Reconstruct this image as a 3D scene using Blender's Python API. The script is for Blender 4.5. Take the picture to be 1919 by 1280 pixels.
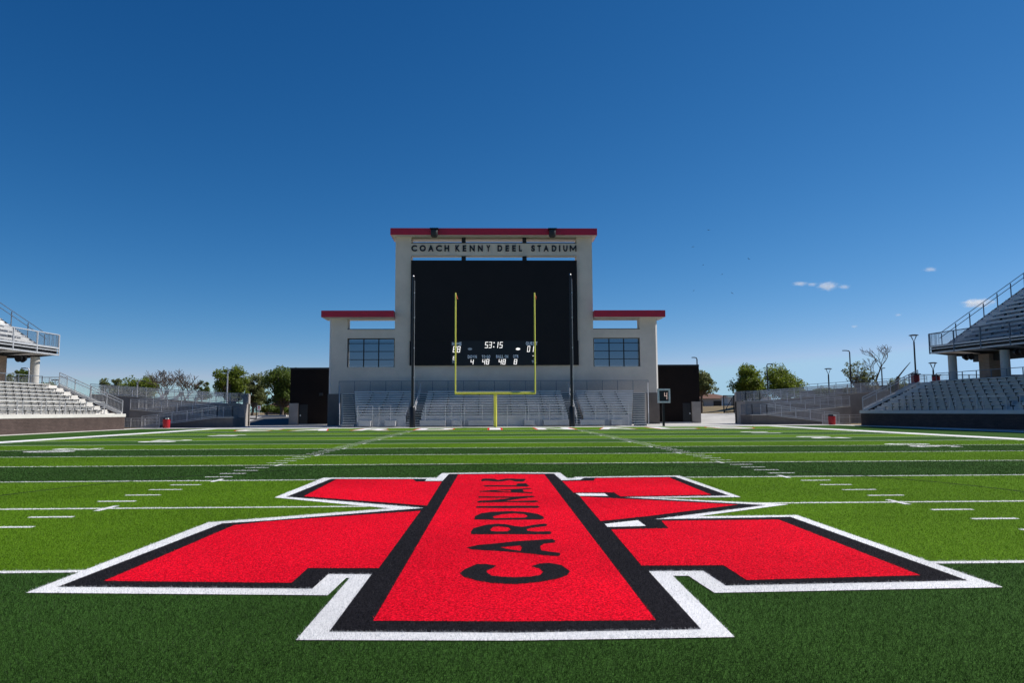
import bpy, math, random
import numpy as np
from mathutils import Vector, Matrix

random.seed(7)
rng = np.random.default_rng(11)
R = math.radians
for o in list(bpy.data.objects):
    bpy.data.objects.remove(o)
scene = bpy.context.scene
C = scene.collection

# ------------------------------------------------------------------ camera
F_PX, CAMX, CAMH, CAMD = 1396.663, -0.2336, 1.4510, 11.6763
PITCH, YAW, ROLL = 0.0934083, 0.0266526, 0.0047559
IMW, IMH = 1919.0, 1280.0
O = Vector((CAMX, -CAMD, CAMH))
_fw0 = Vector((math.sin(YAW), math.cos(YAW), 0))
_rt0 = Vector((math.cos(YAW), -math.sin(YAW), 0))
_fw = _fw0 * math.cos(PITCH) + Vector((0, 0, math.sin(PITCH)))
_up0 = -_fw0 * math.sin(PITCH) + Vector((0, 0, math.cos(PITCH)))
CR = _rt0 * math.cos(ROLL) - _up0 * math.sin(ROLL)
_rt = _rt0 * math.cos(ROLL) - _up0 * math.sin(ROLL)
_up = _rt0 * math.sin(ROLL) + _up0 * math.cos(ROLL)
# image x grows along ( c, -s ), image up along ( s, c ) of the unrolled axes
cam = bpy.data.cameras.new('camera')
cam.sensor_fit = 'HORIZONTAL'
cam.sensor_width = 36.0
cam.lens = 36.0 * F_PX / IMW
cam.clip_start = 0.05
cam.clip_end = 20000
camo = bpy.data.objects.new('camera', cam)
C.objects.link(camo)
M = Matrix(((_rt.x, _up.x, -_fw.x, O.x), (_rt.y, _up.y, -_fw.y, O.y), (_rt.z, _up.z, -_fw.z, O.z), (0, 0, 0, 1)))
camo.matrix_world = M
scene.camera = camo


def ray(px, py):
    return _fw + _rt * ((px - 959.5) / F_PX) + _up * ((640.0 - py) / F_PX)


def at(px, py, Y):
    r = ray(px, py)
    return O + r * ((Y - O.y) / r.y)


def gnd(px, py, z=0.0):
    r = ray(px, py)
    return O + r * ((z - O.z) / r.z)


# ------------------------------------------------------------------ light
SUN_EL, SUN_AZ = R(42), R(72)          # azimuth clockwise from +Y: from the right, a little behind the scoreboard
world = bpy.data.worlds.new('World')
scene.world = world
world.use_nodes = True
wn = world.node_tree
sky = wn.nodes.new('ShaderNodeTexSky')
sky.sky_type = 'NISHITA'
sky.sun_disc = False
sky.sun_elevation = SUN_EL
sky.sun_rotation = SUN_AZ
sky.altitude = 3000
sky.air_density = 1.0
sky.dust_density = 0.0
sky.ozone_density = 10.0
bg = wn.nodes['Background']
SKY_S = 0.10
bg.inputs['Strength'].default_value = SKY_S
# one even colour curve over the whole sky: the deep blue of a polarised, contrasty exposure
sep = wn.nodes.new('ShaderNodeSeparateColor')
comb = wn.nodes.new('ShaderNodeCombineColor')
wn.links.new(sky.outputs[0], sep.inputs[0])
for i_, (pw_, k_, lim_) in enumerate(((2.08, 5.8, 0.265), (1.2, 1.17, 0.56), (0.93, 0.86, 1.0))):
    a_ = wn.nodes.new('ShaderNodeMath'); a_.operation = 'MULTIPLY'; a_.inputs[1].default_value = 0.1072
    b_ = wn.nodes.new('ShaderNodeMath'); b_.operation = 'POWER'; b_.inputs[1].default_value = pw_
    c_ = wn.nodes.new('ShaderNodeMath'); c_.operation = 'MULTIPLY'; c_.inputs[1].default_value = k_ / 0.1072
    wn.links.new(sep.outputs[i_], a_.inputs[0])
    m_ = wn.nodes.new('ShaderNodeMath'); m_.operation = 'MINIMUM'; m_.inputs[1].default_value = lim_
    wn.links.new(a_.outputs[0], m_.inputs[0])
    wn.links.new(m_.outputs[0], b_.inputs[0])
    wn.links.new(b_.outputs[0], c_.inputs[0])
    wn.links.new(c_.outputs[0], comb.inputs[i_])
wn.links.new(comb.outputs[0], bg.inputs['Color'])
sl = bpy.data.lights.new('sun', 'SUN')
sl.energy = 5.0
sl.angle = R(0.53)
sl.color = (1.0, 0.955, 0.88)
so = bpy.data.objects.new('sun', sl)
C.objects.link(so)
sdir = Vector((math.sin(SUN_AZ) * math.cos(SUN_EL), math.cos(SUN_AZ) * math.cos(SUN_EL), math.sin(SUN_EL)))
so.rotation_euler = sdir.to_track_quat('Z', 'Y').to_euler()
so.location = (60, 40, 80)
vs = scene.view_settings
vs.view_transform = 'Standard'
vs.look = 'None'
vs.exposure = 0.1
vs.gamma = 1.0
vs.use_curve_mapping = False
scene.cycles.use_denoising = True
scene.cycles.max_bounces = 6
scene.cycles.volume_bounces = 3
scene.cycles.transparent_max_bounces = 16

# ------------------------------------------------------------------ materials
MATS = {}


def pm(name, col, rough=0.7, var=0.12, scale=3.0, bump=0.0, bscale=40.0, metal=0.0, spec=0.4, var2=0.0, scale2=0.3):
    m = bpy.data.materials.new(name)
    m.use_nodes = True
    nt = m.node_tree
    b = nt.nodes['Principled BSDF']
    b.inputs['Roughness'].default_value = rough
    b.inputs['Metallic'].default_value = metal
    b.inputs['Specular IOR Level'].default_value = spec
    geo = nt.nodes.new('ShaderNodeNewGeometry')
    nz = nt.nodes.new('ShaderNodeTexNoise')
    nz.inputs['Scale'].default_value = scale
    nz.inputs['Detail'].default_value = 6
    nz.inputs['Roughness'].default_value = 0.65
    nt.links.new(geo.outputs['Position'], nz.inputs['Vector'])
    mr = nt.nodes.new('ShaderNodeMapRange')
    mr.inputs['From Min'].default_value = 0.3
    mr.inputs['From Max'].default_value = 0.7
    mr.inputs['To Min'].default_value = 1 - var
    mr.inputs['To Max'].default_value = 1 + var
    nt.links.new(nz.outputs['Fac'], mr.inputs['Value'])
    val = mr.outputs['Result']
    if var2:
        n2 = nt.nodes.new('ShaderNodeTexNoise')
        n2.inputs['Scale'].default_value = scale2
        n2.inputs['Detail'].default_value = 4
        nt.links.new(geo.outputs['Position'], n2.inputs['Vector'])
        m2 = nt.nodes.new('ShaderNodeMapRange')
        m2.inputs['From Min'].default_value = 0.3
        m2.inputs['From Max'].default_value = 0.7
        m2.inputs['To Min'].default_value = 1 - var2
        m2.inputs['To Max'].default_value = 1 + var2
        nt.links.new(n2.outputs['Fac'], m2.inputs['Value'])
        mu = nt.nodes.new('ShaderNodeMath')
        mu.operation = 'MULTIPLY'
        nt.links.new(val, mu.inputs[0])
        nt.links.new(m2.outputs['Result'], mu.inputs[1])
        val = mu.outputs[0]
    vm = nt.nodes.new('ShaderNodeVectorMath')
    vm.operation = 'SCALE'
    vm.inputs[0].default_value = col
    nt.links.new(val, vm.inputs['Scale'])
    nt.links.new(vm.outputs['Vector'], b.inputs['Base Color'])
    if bump:
        bn = nt.nodes.new('ShaderNodeTexNoise')
        bn.inputs['Scale'].default_value = bscale
        bn.inputs['Detail'].default_value = 5
        nt.links.new(geo.outputs['Position'], bn.inputs['Vector'])
        bp = nt.nodes.new('ShaderNodeBump')
        bp.inputs['Strength'].default_value = bump
        bp.inputs['Distance'].default_value = 0.02
        nt.links.new(bn.outputs['Fac'], bp.inputs['Height'])
        nt.links.new(bp.outputs['Normal'], b.inputs['Normal'])
    MATS[name] = m
    return m


def brick_mat(name, c1, c2, mortar, rough=0.85):
    m = bpy.data.materials.new(name)
    m.use_nodes = True
    nt = m.node_tree
    b = nt.nodes['Principled BSDF']
    b.inputs['Roughness'].default_value = rough
    b.inputs['Specular IOR Level'].default_value = 0.2
    geo = nt.nodes.new('ShaderNodeNewGeometry')
    sp = nt.nodes.new('ShaderNodeSeparateXYZ')
    nt.links.new(geo.outputs['Position'], sp.inputs[0])
    ad = nt.nodes.new('ShaderNodeMath')
    nt.links.new(sp.outputs['X'], ad.inputs[0])
    nt.links.new(sp.outputs['Y'], ad.inputs[1])
    cb = nt.nodes.new('ShaderNodeCombineXYZ')
    nt.links.new(ad.outputs[0], cb.inputs['X'])
    nt.links.new(sp.outputs['Z'], cb.inputs['Y'])
    br = nt.nodes.new('ShaderNodeTexBrick')
    br.inputs['Scale'].default_value = 1.0
    br.inputs['Brick Width'].default_value = 0.30
    br.inputs['Row Height'].default_value = 0.10
    br.inputs['Mortar Size'].default_value = 0.011
    br.inputs['Color1'].default_value = (*c1, 1)
    br.inputs['Color2'].default_value = (*c2, 1)
    br.inputs['Mortar'].default_value = (*mortar, 1)
    br.inputs['Bias'].default_value = 0.0
    nt.links.new(cb.outputs[0], br.inputs['Vector'])
    nz = nt.nodes.new('ShaderNodeTexNoise')
    nz.inputs['Scale'].default_value = 0.8
    nz.inputs['Detail'].default_value = 5
    nt.links.new(geo.outputs['Position'], nz.inputs['Vector'])
    mr = nt.nodes.new('ShaderNodeMapRange')
    mr.inputs['To Min'].default_value = 0.7
    mr.inputs['To Max'].default_value = 1.3
    nt.links.new(nz.outputs['Fac'], mr.inputs['Value'])
    vm = nt.nodes.new('ShaderNodeVectorMath')
    vm.operation = 'SCALE'
    nt.links.new(br.outputs['Color'], vm.inputs[0])
    nt.links.new(mr.outputs['Result'], vm.inputs['Scale'])
    nt.links.new(vm.outputs['Vector'], b.inputs['Base Color'])
    bp = nt.nodes.new('ShaderNodeBump')
    bp.inputs['Strength'].default_value = 0.6
    bp.inputs['Distance'].default_value = 0.01
    bp.invert = True
    nt.links.new(br.outputs['Fac'], bp.inputs['Height'])
    nt.links.new(bp.outputs['Normal'], b.inputs['Normal'])
    MATS[name] = m
    return m


def turf_mat(name, col, sheet=True):
    """carpet of plastic fibres: speckle at fibre size, slow wear patches"""
    m = bpy.data.materials.new(name)
    m.use_nodes = True
    nt = m.node_tree
    out = nt.nodes['Material Output']
    b = nt.nodes['Principled BSDF']
    b.inputs['Roughness'].default_value = 0.9 if sheet else 0.5
    b.inputs['Specular IOR Level'].default_value = 0.03 if sheet else 0.16
    geo = nt.nodes.new('ShaderNodeNewGeometry')
    n2 = nt.nodes.new('ShaderNodeTexNoise')
    n2.inputs['Scale'].default_value = 0.35
    n2.inputs['Detail'].default_value = 5
    nt.links.new(geo.outputs['Position'], n2.inputs['Vector'])
    m2 = nt.nodes.new('ShaderNodeMapRange')
    m2.inputs['From Min'].default_value = 0.3
    m2.inputs['From Max'].default_value = 0.7
    m2.inputs['To Min'].default_value = 0.86
    m2.inputs['To Max'].default_value = 1.14
    nt.links.new(n2.outputs['Fac'], m2.inputs['Value'])
    mu = nt.nodes.new('ShaderNodeMath')
    mu.operation = 'MULTIPLY'
    nt.links.new(m2.outputs['Result'], mu.inputs[0])
    if sheet:
        n1 = nt.nodes.new('ShaderNodeTexNoise')
        n1.inputs['Scale'].default_value = 55
        n1.inputs['Detail'].default_value = 3
        nt.links.new(geo.outputs['Position'], n1.inputs['Vector'])
        m1 = nt.nodes.new('ShaderNodeMapRange')
        m1.inputs['From Min'].default_value = 0.3
        m1.inputs['From Max'].default_value = 0.7
        m1.inputs['To Min'].default_value = 0.35 if not name.endswith('white') else 0.85
        m1.inputs['To Max'].default_value = 1.6 if not name.endswith('white') else 1.08
        nt.links.new(n1.outputs['Fac'], m1.inputs['Value'])
        nt.links.new(m1.outputs['Result'], mu.inputs[1])
        bp = nt.nodes.new('ShaderNodeBump')
        bp.inputs['Strength'].default_value = 0.5
        bp.inputs['Distance'].default_value = 0.012
        nt.links.new(n1.outputs['Fac'], bp.inputs['Height'])
        nt.links.new(bp.outputs['Normal'], b.inputs['Normal'])
    else:
        nr = nt.nodes.new('ShaderNodeMapRange')          # fibre and tuft tones spread wide to paint in sun glints and dark gaps
        nr.inputs['To Min'].default_value = 0.5
        nr.inputs['To Max'].default_value = 1.55
        nt.links.new(geo.outputs['Random Per Island'], nr.inputs['Value'])
        n1 = nt.nodes.new('ShaderNodeTexNoise')
        n1.inputs['Scale'].default_value = 80
        n1.inputs['Detail'].default_value = 2
        nt.links.new(geo.outputs['Position'], n1.inputs['Vector'])
        m1 = nt.nodes.new('ShaderNodeMapRange')
        m1.inputs['From Min'].default_value = 0.34
        m1.inputs['From Max'].default_value = 0.70
        m1.inputs['To Min'].default_value = 0.35
        m1.inputs['To Max'].default_value = 1.75
        nt.links.new(n1.outputs['Fac'], m1.inputs['Value'])
        mu2 = nt.nodes.new('ShaderNodeMath')
        mu2.operation = 'MULTIPLY'
        nt.links.new(nr.outputs['Result'], mu2.inputs[0])
        nt.links.new(m1.outputs['Result'], mu2.inputs[1])
        if name.endswith('black'):
            m1.inputs['To Max'].default_value = 3.4  # wider still, painting glinting flecks into the black
            m1.inputs['To Min'].default_value = 0.25
        if name.endswith('white'):
            m1.inputs['To Min'].default_value = 0.85
            m1.inputs['To Max'].default_value = 1.1
            nr.inputs['To Min'].default_value = 0.8
            nr.inputs['To Max'].default_value = 1.1
        nt.links.new(mu2.outputs[0], mu.inputs[1])
    vm = nt.nodes.new('ShaderNodeVectorMath')
    vm.operation = 'SCALE'
    vm.inputs[0].default_value = col
    nt.links.new(mu.outputs[0], vm.inputs['Scale'])
    nt.links.new(vm.outputs['Vector'], b.inputs['Base Color'])
    if not sheet:
        tr = nt.nodes.new('ShaderNodeBsdfTranslucent')
        nt.links.new(vm.outputs['Vector'], tr.inputs['Color'])
        mx = nt.nodes.new('ShaderNodeMixShader')
        mx.inputs[0].default_value = 0.4
        nt.links.new(b.outputs[0], mx.inputs[1])
        nt.links.new(tr.outputs[0], mx.inputs[2])
        nt.links.new(mx.outputs[0], out.inputs['Surface'])
    MATS[name] = m
    return m


def leaf_mat(name, col):
    m = bpy.data.materials.new(name)
    m.use_nodes = True
    nt = m.node_tree
    out = nt.nodes['Material Output']
    b = nt.nodes['Principled BSDF']
    b.inputs['Roughness'].default_value = 0.5
    b.inputs['Specular IOR Level'].default_value = 0.3
    geo = nt.nodes.new('ShaderNodeNewGeometry')
    nr = nt.nodes.new('ShaderNodeMapRange')
    nr.inputs['To Min'].default_value = 0.6
    nr.inputs['To Max'].default_value = 1.5
    nt.links.new(geo.outputs['Random Per Island'], nr.inputs['Value'])
    vm = nt.nodes.new('ShaderNodeVectorMath')
    vm.operation = 'SCALE'
    vm.inputs[0].default_value = col
    nt.links.new(nr.outputs['Result'], vm.inputs['Scale'])
    nt.links.new(vm.outputs['Vector'], b.inputs['Base Color'])
    tr = nt.nodes.new('ShaderNodeBsdfTranslucent')
    nt.links.new(vm.outputs['Vector'], tr.inputs['Color'])
    mx = nt.nodes.new('ShaderNodeMixShader')
    mx.inputs[0].default_value = 0.45
    nt.links.new(b.outputs[0], mx.inputs[1])
    nt.links.new(tr.outputs[0], mx.inputs[2])
    nt.links.new(mx.outputs[0], out.inputs['Surface'])
    MATS[name] = m


def lit_mat(name, col, strength):
    m = bpy.data.materials.new(name)
    m.use_nodes = True
    b = m.node_tree.nodes['Principled BSDF']
    b.inputs['Base Color'].default_value = (*[c * 0.5 for c in col], 1)
    b.inputs['Emission Color'].default_value = (*col, 1)
    b.inputs['Emission Strength'].default_value = strength
    MATS[name] = m


def glass_mat(name):
    m = bpy.data.materials.new(name)
    m.use_nodes = True
    nt = m.node_tree
    out = nt.nodes['Material Output']
    t = nt.nodes.new('ShaderNodeBsdfTransparent')
    t.inputs['Color'].default_value = (0.32, 0.36, 0.40, 1)
    g = nt.nodes.new('ShaderNodeBsdfGlossy')
    g.inputs['Roughness'].default_value = 0.03
    g.inputs['Color'].default_value = (0.8, 0.85, 0.9, 1)
    mx = nt.nodes.new('ShaderNodeMixShader')
    mx.inputs[0].default_value = 0.12
    nt.links.new(t.outputs[0], mx.inputs[1])
    nt.links.new(g.outputs[0], mx.inputs[2])
    nt.links.new(mx.outputs[0], out.inputs['Surface'])
    MATS[name] = m


LG, DG = (0.098, 0.196, 0.010), (0.040, 0.096, 0.018)
RED, BLK, WHT = (0.70, 0.005, 0.022), (0.016, 0.015, 0.018), (0.84, 0.83, 0.83)
for n, c in (('light', LG), ('dark', DG), ('red', RED), ('black', BLK), ('white', WHT)):
    turf_mat('turf_' + n, c)
    k = {'white': 1.1, 'red': 1.25, 'black': 1.2, 'light': 1.02, 'dark': 0.58}[n]
    turf_mat('fibre_' + n, tuple(min(v * k, 0.92) for v in c), sheet=False)
pm('concrete_pale', (0.52, 0.50, 0.47), 0.85, 0.08, 1.2, 0.15, 30, var2=0.12)
pm('concrete_white', (0.62, 0.60, 0.57), 0.8, 0.07, 1.5, 0.15, 30, var2=0.06)
pm('concrete_grey', (0.31, 0.285, 0.265), 0.85, 0.12, 0.9, 0.2, 25, var2=0.15)
pm('concrete_dark', (0.17, 0.145, 0.128), 0.9, 0.15, 0.9, 0.2, 25, var2=0.15)
pm('stucco', (0.69, 0.61, 0.53), 0.9, 0.06, 0.7, 0.25, 60, var2=0.07, scale2=0.22)
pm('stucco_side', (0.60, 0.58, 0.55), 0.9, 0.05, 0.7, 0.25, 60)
pm('red_metal', (0.46, 0.006, 0.035), 0.38, 0.06, 0.8, spec=0.5)
pm('black_metal', (0.012, 0.012, 0.014), 0.45, 0.1, 2)
pm('pole_black', (0.010, 0.010, 0.012), 0.35, 0.1, 2)
pm('screen_black', (0.010, 0.009, 0.011), 0.6, 0.12, 0.5, 0.1, 20, spec=0.25)
pm('strip_black', (0.005, 0.006, 0.011), 0.35, 0.05, 1)
pm('aluminium', (0.64, 0.64, 0.65), 0.45, 0.08, 1.5, metal=0.35, var2=0.10, scale2=0.6)
pm('aluminium_dull', (0.50, 0.50, 0.51), 0.5, 0.08, 1.5, metal=0.25, var2=0.08)
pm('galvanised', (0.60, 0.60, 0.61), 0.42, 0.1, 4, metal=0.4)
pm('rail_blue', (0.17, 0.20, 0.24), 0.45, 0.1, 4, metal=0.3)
pm('dark_steel', (0.03, 0.032, 0.036), 0.5, 0.1, 3, metal=0.3)
pm('bench_white', (0.66, 0.655, 0.64), 0.5, 0.06, 2, var2=0.06)
pm('yellow_paint', (0.90, 0.83, 0.12), 0.4, 0.05, 3)
pm('orange_cloth', (0.75, 0.12, 0.02), 0.7)
pm('can_red', (0.42, 0.012, 0.02), 0.45, 0.1, 5)
pm('can_lid', (0.012, 0.012, 0.012), 0.5)
pm('bin_red', (0.20, 0.015, 0.02), 0.5, 0.1, 5)
pm('letter_black', (0.010, 0.012, 0.022), 0.5)
pm('white_paint', (0.78, 0.78, 0.76), 0.55, 0.05, 3)
pm('sign_red', (0.55, 0.03, 0.03), 0.5)
pm('earth', (0.22, 0.16, 0.075), 0.95, 0.3, 0.5, 0.3, 6, var2=0.3, scale2=0.05)
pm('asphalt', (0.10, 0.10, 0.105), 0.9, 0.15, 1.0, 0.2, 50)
pm('bark', (0.13, 0.10, 0.08), 0.9, 0.25, 6, 0.5, 30)
pm('bark_pale', (0.26, 0.21, 0.18), 0.9, 0.2, 6, 0.4, 30)
pm('roof_brown', (0.16, 0.075, 0.05), 0.85, 0.2, 2)
pm('house_wall', (0.42, 0.40, 0.38), 0.85, 0.1, 1)
pm('house_brick', (0.45, 0.24, 0.17), 0.85, 0.2, 1.5)
pm('bird_dark', (0.015, 0.013, 0.012), 0.7)
pm('soffit', (0.55, 0.54, 0.52), 0.8, 0.05, 1)
brick_mat('brick_taupe', (0.105, 0.074, 0.066), (0.078, 0.054, 0.049), (0.050, 0.042, 0.040))
brick_mat('brick_dark', (0.014, 0.009, 0.008), (0.010, 0.007, 0.0065), (0.008, 0.007, 0.0065))
brick_mat('brick_tan', (0.42, 0.29, 0.21), (0.34, 0.23, 0.17), (0.30, 0.26, 0.22))
leaf_mat('leaf_a', (0.165, 0.215, 0.028))
leaf_mat('leaf_b', (0.110, 0.155, 0.028))
leaf_mat('leaf_c', (0.180, 0.205, 0.080))
leaf_mat('leaf_d', (0.150, 0.135, 0.045))
lit_mat('digit_lit', (1.0, 0.98, 0.94), 0.95)
lit_mat('digit_dim', (0.16, 0.22, 0.30), 0.35)
lit_mat('digit_orange', (1.0, 0.72, 0.62), 0.36)
pm('label_blue', (0.86, 0.90, 0.95), 0.5)
glass_mat('glass')

# ------------------------------------------------------------------ helpers
WLOC = {}


class MB:
    def __init__(s):
        s.v, s.f = [], []

    def add(s, vs_, fs):
        n = len(s.v)
        s.v += [tuple(p) for p in vs_]
        s.f += [tuple(i + n for i in f) for f in fs]
        return s

    def box(s, x0, x1, y0, y1, z0, z1):
        x0, x1 = min(x0, x1), max(x0, x1)
        return s.add([(x0, y0, z0), (x1, y0, z0), (x1, y1, z0), (x0, y1, z0), (x0, y0, z1), (x1, y0, z1), (x1, y1, z1), (x0, y1, z1)],
                     [(0, 3, 2, 1), (4, 5, 6, 7), (0, 1, 5, 4), (1, 2, 6, 5), (2, 3, 7, 6), (3, 0, 4, 7)])

    def beam(s, p, q, w, h=None, up=(0, 0, 1)):
        h = h or w
        p, q = Vector(p), Vector(q)
        d = (q - p).normalized()
        u = Vector(up)
        if abs(d.dot(u)) > 0.98:
            u = Vector((0, 1, 0))
        a = d.cross(u).normalized()
        b = a.cross(d).normalized()
        a *= w / 2
        b *= h / 2
        vs_ = [p - a - b, p + a - b, p + a + b, p - a + b, q - a - b, q + a - b, q + a + b, q - a + b]
        return s.add(vs_, [(0, 3, 2, 1), (4, 5, 6, 7), (0, 1, 5, 4), (1, 2, 6, 5), (2, 3, 7, 6), (3, 0, 4, 7)])

    def tube(s, pts, rad, n=10, cap=True):
        pts = [Vector(p) for p in pts]
        if not hasattr(rad, '__len__'):
            rad = [rad] * len(pts)
        rings = []
        ref = None
        for i, p in enumerate(pts):
            d = (pts[min(i + 1, len(pts) - 1)] - pts[max(i - 1, 0)]).normalized()
            if ref is None:
                ref = Vector((1, 0, 0)) if abs(d.x) < 0.9 else Vector((0, 1, 0))
            a = (ref - d * ref.dot(d)).normalized()
            ref = a
            b = d.cross(a)
            rings.append([p + (a * math.cos(t) + b * math.sin(t)) * rad[i] for t in [2 * math.pi * k / n for k in range(n)]])
        vs_ = [p for r in rings for p in r]
        fs = []
        for i in range(len(pts) - 1):
            for k in range(n):
                k2 = (k + 1) % n
                fs.append((i * n + k, i * n + k2, (i + 1) * n + k2, (i + 1) * n + k))
        if cap:
            fs.append(tuple(range(n - 1, -1, -1)))
            fs.append(tuple(range((len(pts) - 1) * n, len(pts) * n)))
        return s.add(vs_, fs)

    def prism_z(s, poly, z0, z1):
        n = len(poly)
        vs_ = [(x, y, z0) for x, y in poly] + [(x, y, z1) for x, y in poly]
        fs = [tuple(range(n - 1, -1, -1)), tuple(range(n, 2 * n))]
        fs += [(i, (i + 1) % n, n + (i + 1) % n, n + i) for i in range(n)]
        return s.add(vs_, fs)

    def prism_y(s, poly, y0, y1):
        n = len(poly)
        vs_ = [(x, y0, z) for x, z in poly] + [(x, y1, z) for x, z in poly]
        fs = [tuple(range(n)), tuple(range(2 * n - 1, n - 1, -1))]
        fs += [((i + 1) % n, i, n + i, n + (i + 1) % n) for i in range(n)]
        return s.add(vs_, fs)

    def build(s, name, mat, parent=None, smooth=False, kind=None, label=None, bevel=0.0):
        org = WLOC.get(parent.name, Vector((0, 0, 0))) if parent else Vector((0, 0, 0))
        me = bpy.data.meshes.new(name)
        me.from_pydata([(x - org.x, y - org.y, z - org.z) for x, y, z in s.v], [], s.f)
        me.materials.append(MATS[mat])
        if smooth:
            me.polygons.foreach_set('use_smooth', [True] * len(me.polygons))
            me.set_sharp_from_angle(angle=R(40))
        me.update()
        o = bpy.data.objects.new(name, me)
        C.objects.link(o)
        if parent:
            o.parent = parent
            WLOC[o.name] = org
        else:
            WLOC[o.name] = Vector((0, 0, 0))
        if bevel:
            bm_ = o.modifiers.new('bevel', 'BEVEL')
            bm_.width = bevel
            bm_.segments = 2
            bm_.limit_method = 'ANGLE'
        if kind:
            o['kind'] = kind
        if label:
            o['label'] = label
        return o


def tag(o, label, cat, group=None):
    o['label'] = label
    o['category'] = cat
    if group:
        o['group'] = group
    return o


def thing(name, label, cat, loc, group=None):
    o = bpy.data.objects.new(name, None)
    C.objects.link(o)
    o.location = loc
    o.empty_display_size = 0.3
    WLOC[o.name] = Vector(loc)
    return tag(o, label, cat, group)


def copy_thing(root, loc, label):
    """a copy of a thing with copies of its parts and sub-parts"""
    def cp(o, par):
        c = o.copy()
        C.objects.link(c)
        c.parent = par
        for ch in list(o.children):
            cp(ch, c)
        return c
    kids = list(root.children)
    r = root.copy()
    C.objects.link(r)
    r.location = loc
    WLOC[r.name] = Vector(loc)
    r['label'] = label
    for k in kids:
        cp(k, r)
    return r


def sheet(name, poly, z, mat, parent=None, kind=None):
    m = MB()
    m.add([(x, y, z) for x, y in poly], [tuple(range(len(poly)))])
    o = m.build(name, mat, parent)
    if o.data.polygons[0].normal.z < 0:
        o.data.flip_normals()
    if kind:
        o['kind'] = kind
    return o


GLYPH = {}


def glyph(ch):
    """outline of a character as a flat triangulated mesh in a unit box"""
    if ch in GLYPH:
        return GLYPH[ch]
    if ch == 'M':
        v = [(0, 0), (.17, 0), (.17, .62), (.5, .12), (.83, .62), (.83, 0), (1, 0), (1, 1), (.84, 1), (.5, .47), (.16, 1), (0, 1)]
        GLYPH[ch] = (v, [(0, 1, 2, 10, 11), (2, 3, 9, 10), (3, 4, 8, 9), (4, 5, 6, 7, 8)])
        return GLYPH[ch]
    cu = bpy.data.curves.new('glyph', 'FONT')
    cu.body = ch
    cu.resolution_u = 4
    cu.offset = 0.006 if ch in 'W' else 0.04
    ob = bpy.data.objects.new('glyph', cu)
    C.objects.link(ob)
    bpy.context.view_layer.update()
    dg = bpy.context.evaluated_depsgraph_get()
    me = bpy.data.meshes.new_from_object(ob.evaluated_get(dg))
    v = [(p.co.x, p.co.y) for p in me.vertices]
    f = [tuple(p.vertices) for p in me.polygons]
    x0, x1 = min(p[0] for p in v), max(p[0] for p in v)
    y0, y1 = min(p[1] for p in v), max(p[1] for p in v)
    v = [((x - x0) / (x1 - x0), (y - y0) / (y1 - y0)) for x, y in v]
    bpy.data.objects.remove(ob)
    bpy.data.meshes.remove(me)
    bpy.data.curves.remove(cu)
    GLYPH[ch] = (v, f)
    return GLYPH[ch]


def flat_letter(m, ch, fn, ft=None):
    """glyph mapped through fn(u, v) -> 3d point"""
    v, f = glyph(ch)
    return m.add([fn(a, b) for a, b in v], f)


def solid_letter(m, ch, x0, x1, z0, z1, y, t):
    v, f = glyph(ch)
    n = len(v)
    front = [(x0 + a * (x1 - x0), y, z0 + b * (z1 - z0)) for a, b in v]
    back = [(p[0], y + t, p[2]) for p in front]
    ed = {}
    for q in f:
        for i in range(len(q)):
            e = (q[i], q[(i + 1) % len(q)])
            ed[e] = ed.get(e, 0) + 1
    fs = list(f)
    for (a, b) in ed:
        if (b, a) not in ed:
            fs.append((b, a, a + n, b + n))
    return m.add(front + back, fs)


def smooth(a, b, x):
    t = min(1, max(0, (x - a) / (b - a)))
    return t * t * (3 - 2 * t)


def hgt(x, y):
    h = smooth(76, 90, y) * 1.0
    h += smooth(33, 42, x) * smooth(72, 86, y) * 1.3
    return h


# ------------------------------------------------------------------ ground
YD = 0.9144
gx = sorted(set([-6000, -2500, -1000, -500, -250, -150] + list(range(-100, 101, 4)) + [150, 250, 500, 1000, 2500, 6000]))
gy = sorted(set([-3000, -800, -200, -80, -40, 0, 40, 60] + list(range(70, 132, 2)) + [160, 220, 350, 700, 1500, 3000, 8000]))
m = MB()
m.add([(x, y, hgt(x, y) - 0.03) for y in gy for x in gx],
      [(j * len(gx) + i, j * len(gx) + i + 1, (j + 1) * len(gx) + i + 1, (j + 1) * len(gx) + i) for j in range(len(gy) - 1) for i in range(len(gx) - 1)])
ground = m.build('ground', 'earth', smooth=True, kind='structure')
# concrete apron round the turf, up through the gateways
m = MB()
py_ = [-60, 57.4, 76] + [78 + 2 * i for i in range(7)]
px_ = [-34.4, -31, -27, -23, 0, 23, 27, 31, 34.4]
m.add([(x, y, hgt(x, y) + 0.0) for y in py_ for x in px_],
      [(j * len(px_) + i, j * len(px_) + i + 1, (j + 1) * len(px_) + i + 1, (j + 1) * len(px_) + i) for j in range(len(py_) - 1) for i in range(len(px_) - 1)])
apron = m.build('pavement', 'concrete_pale', kind='structure')

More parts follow.
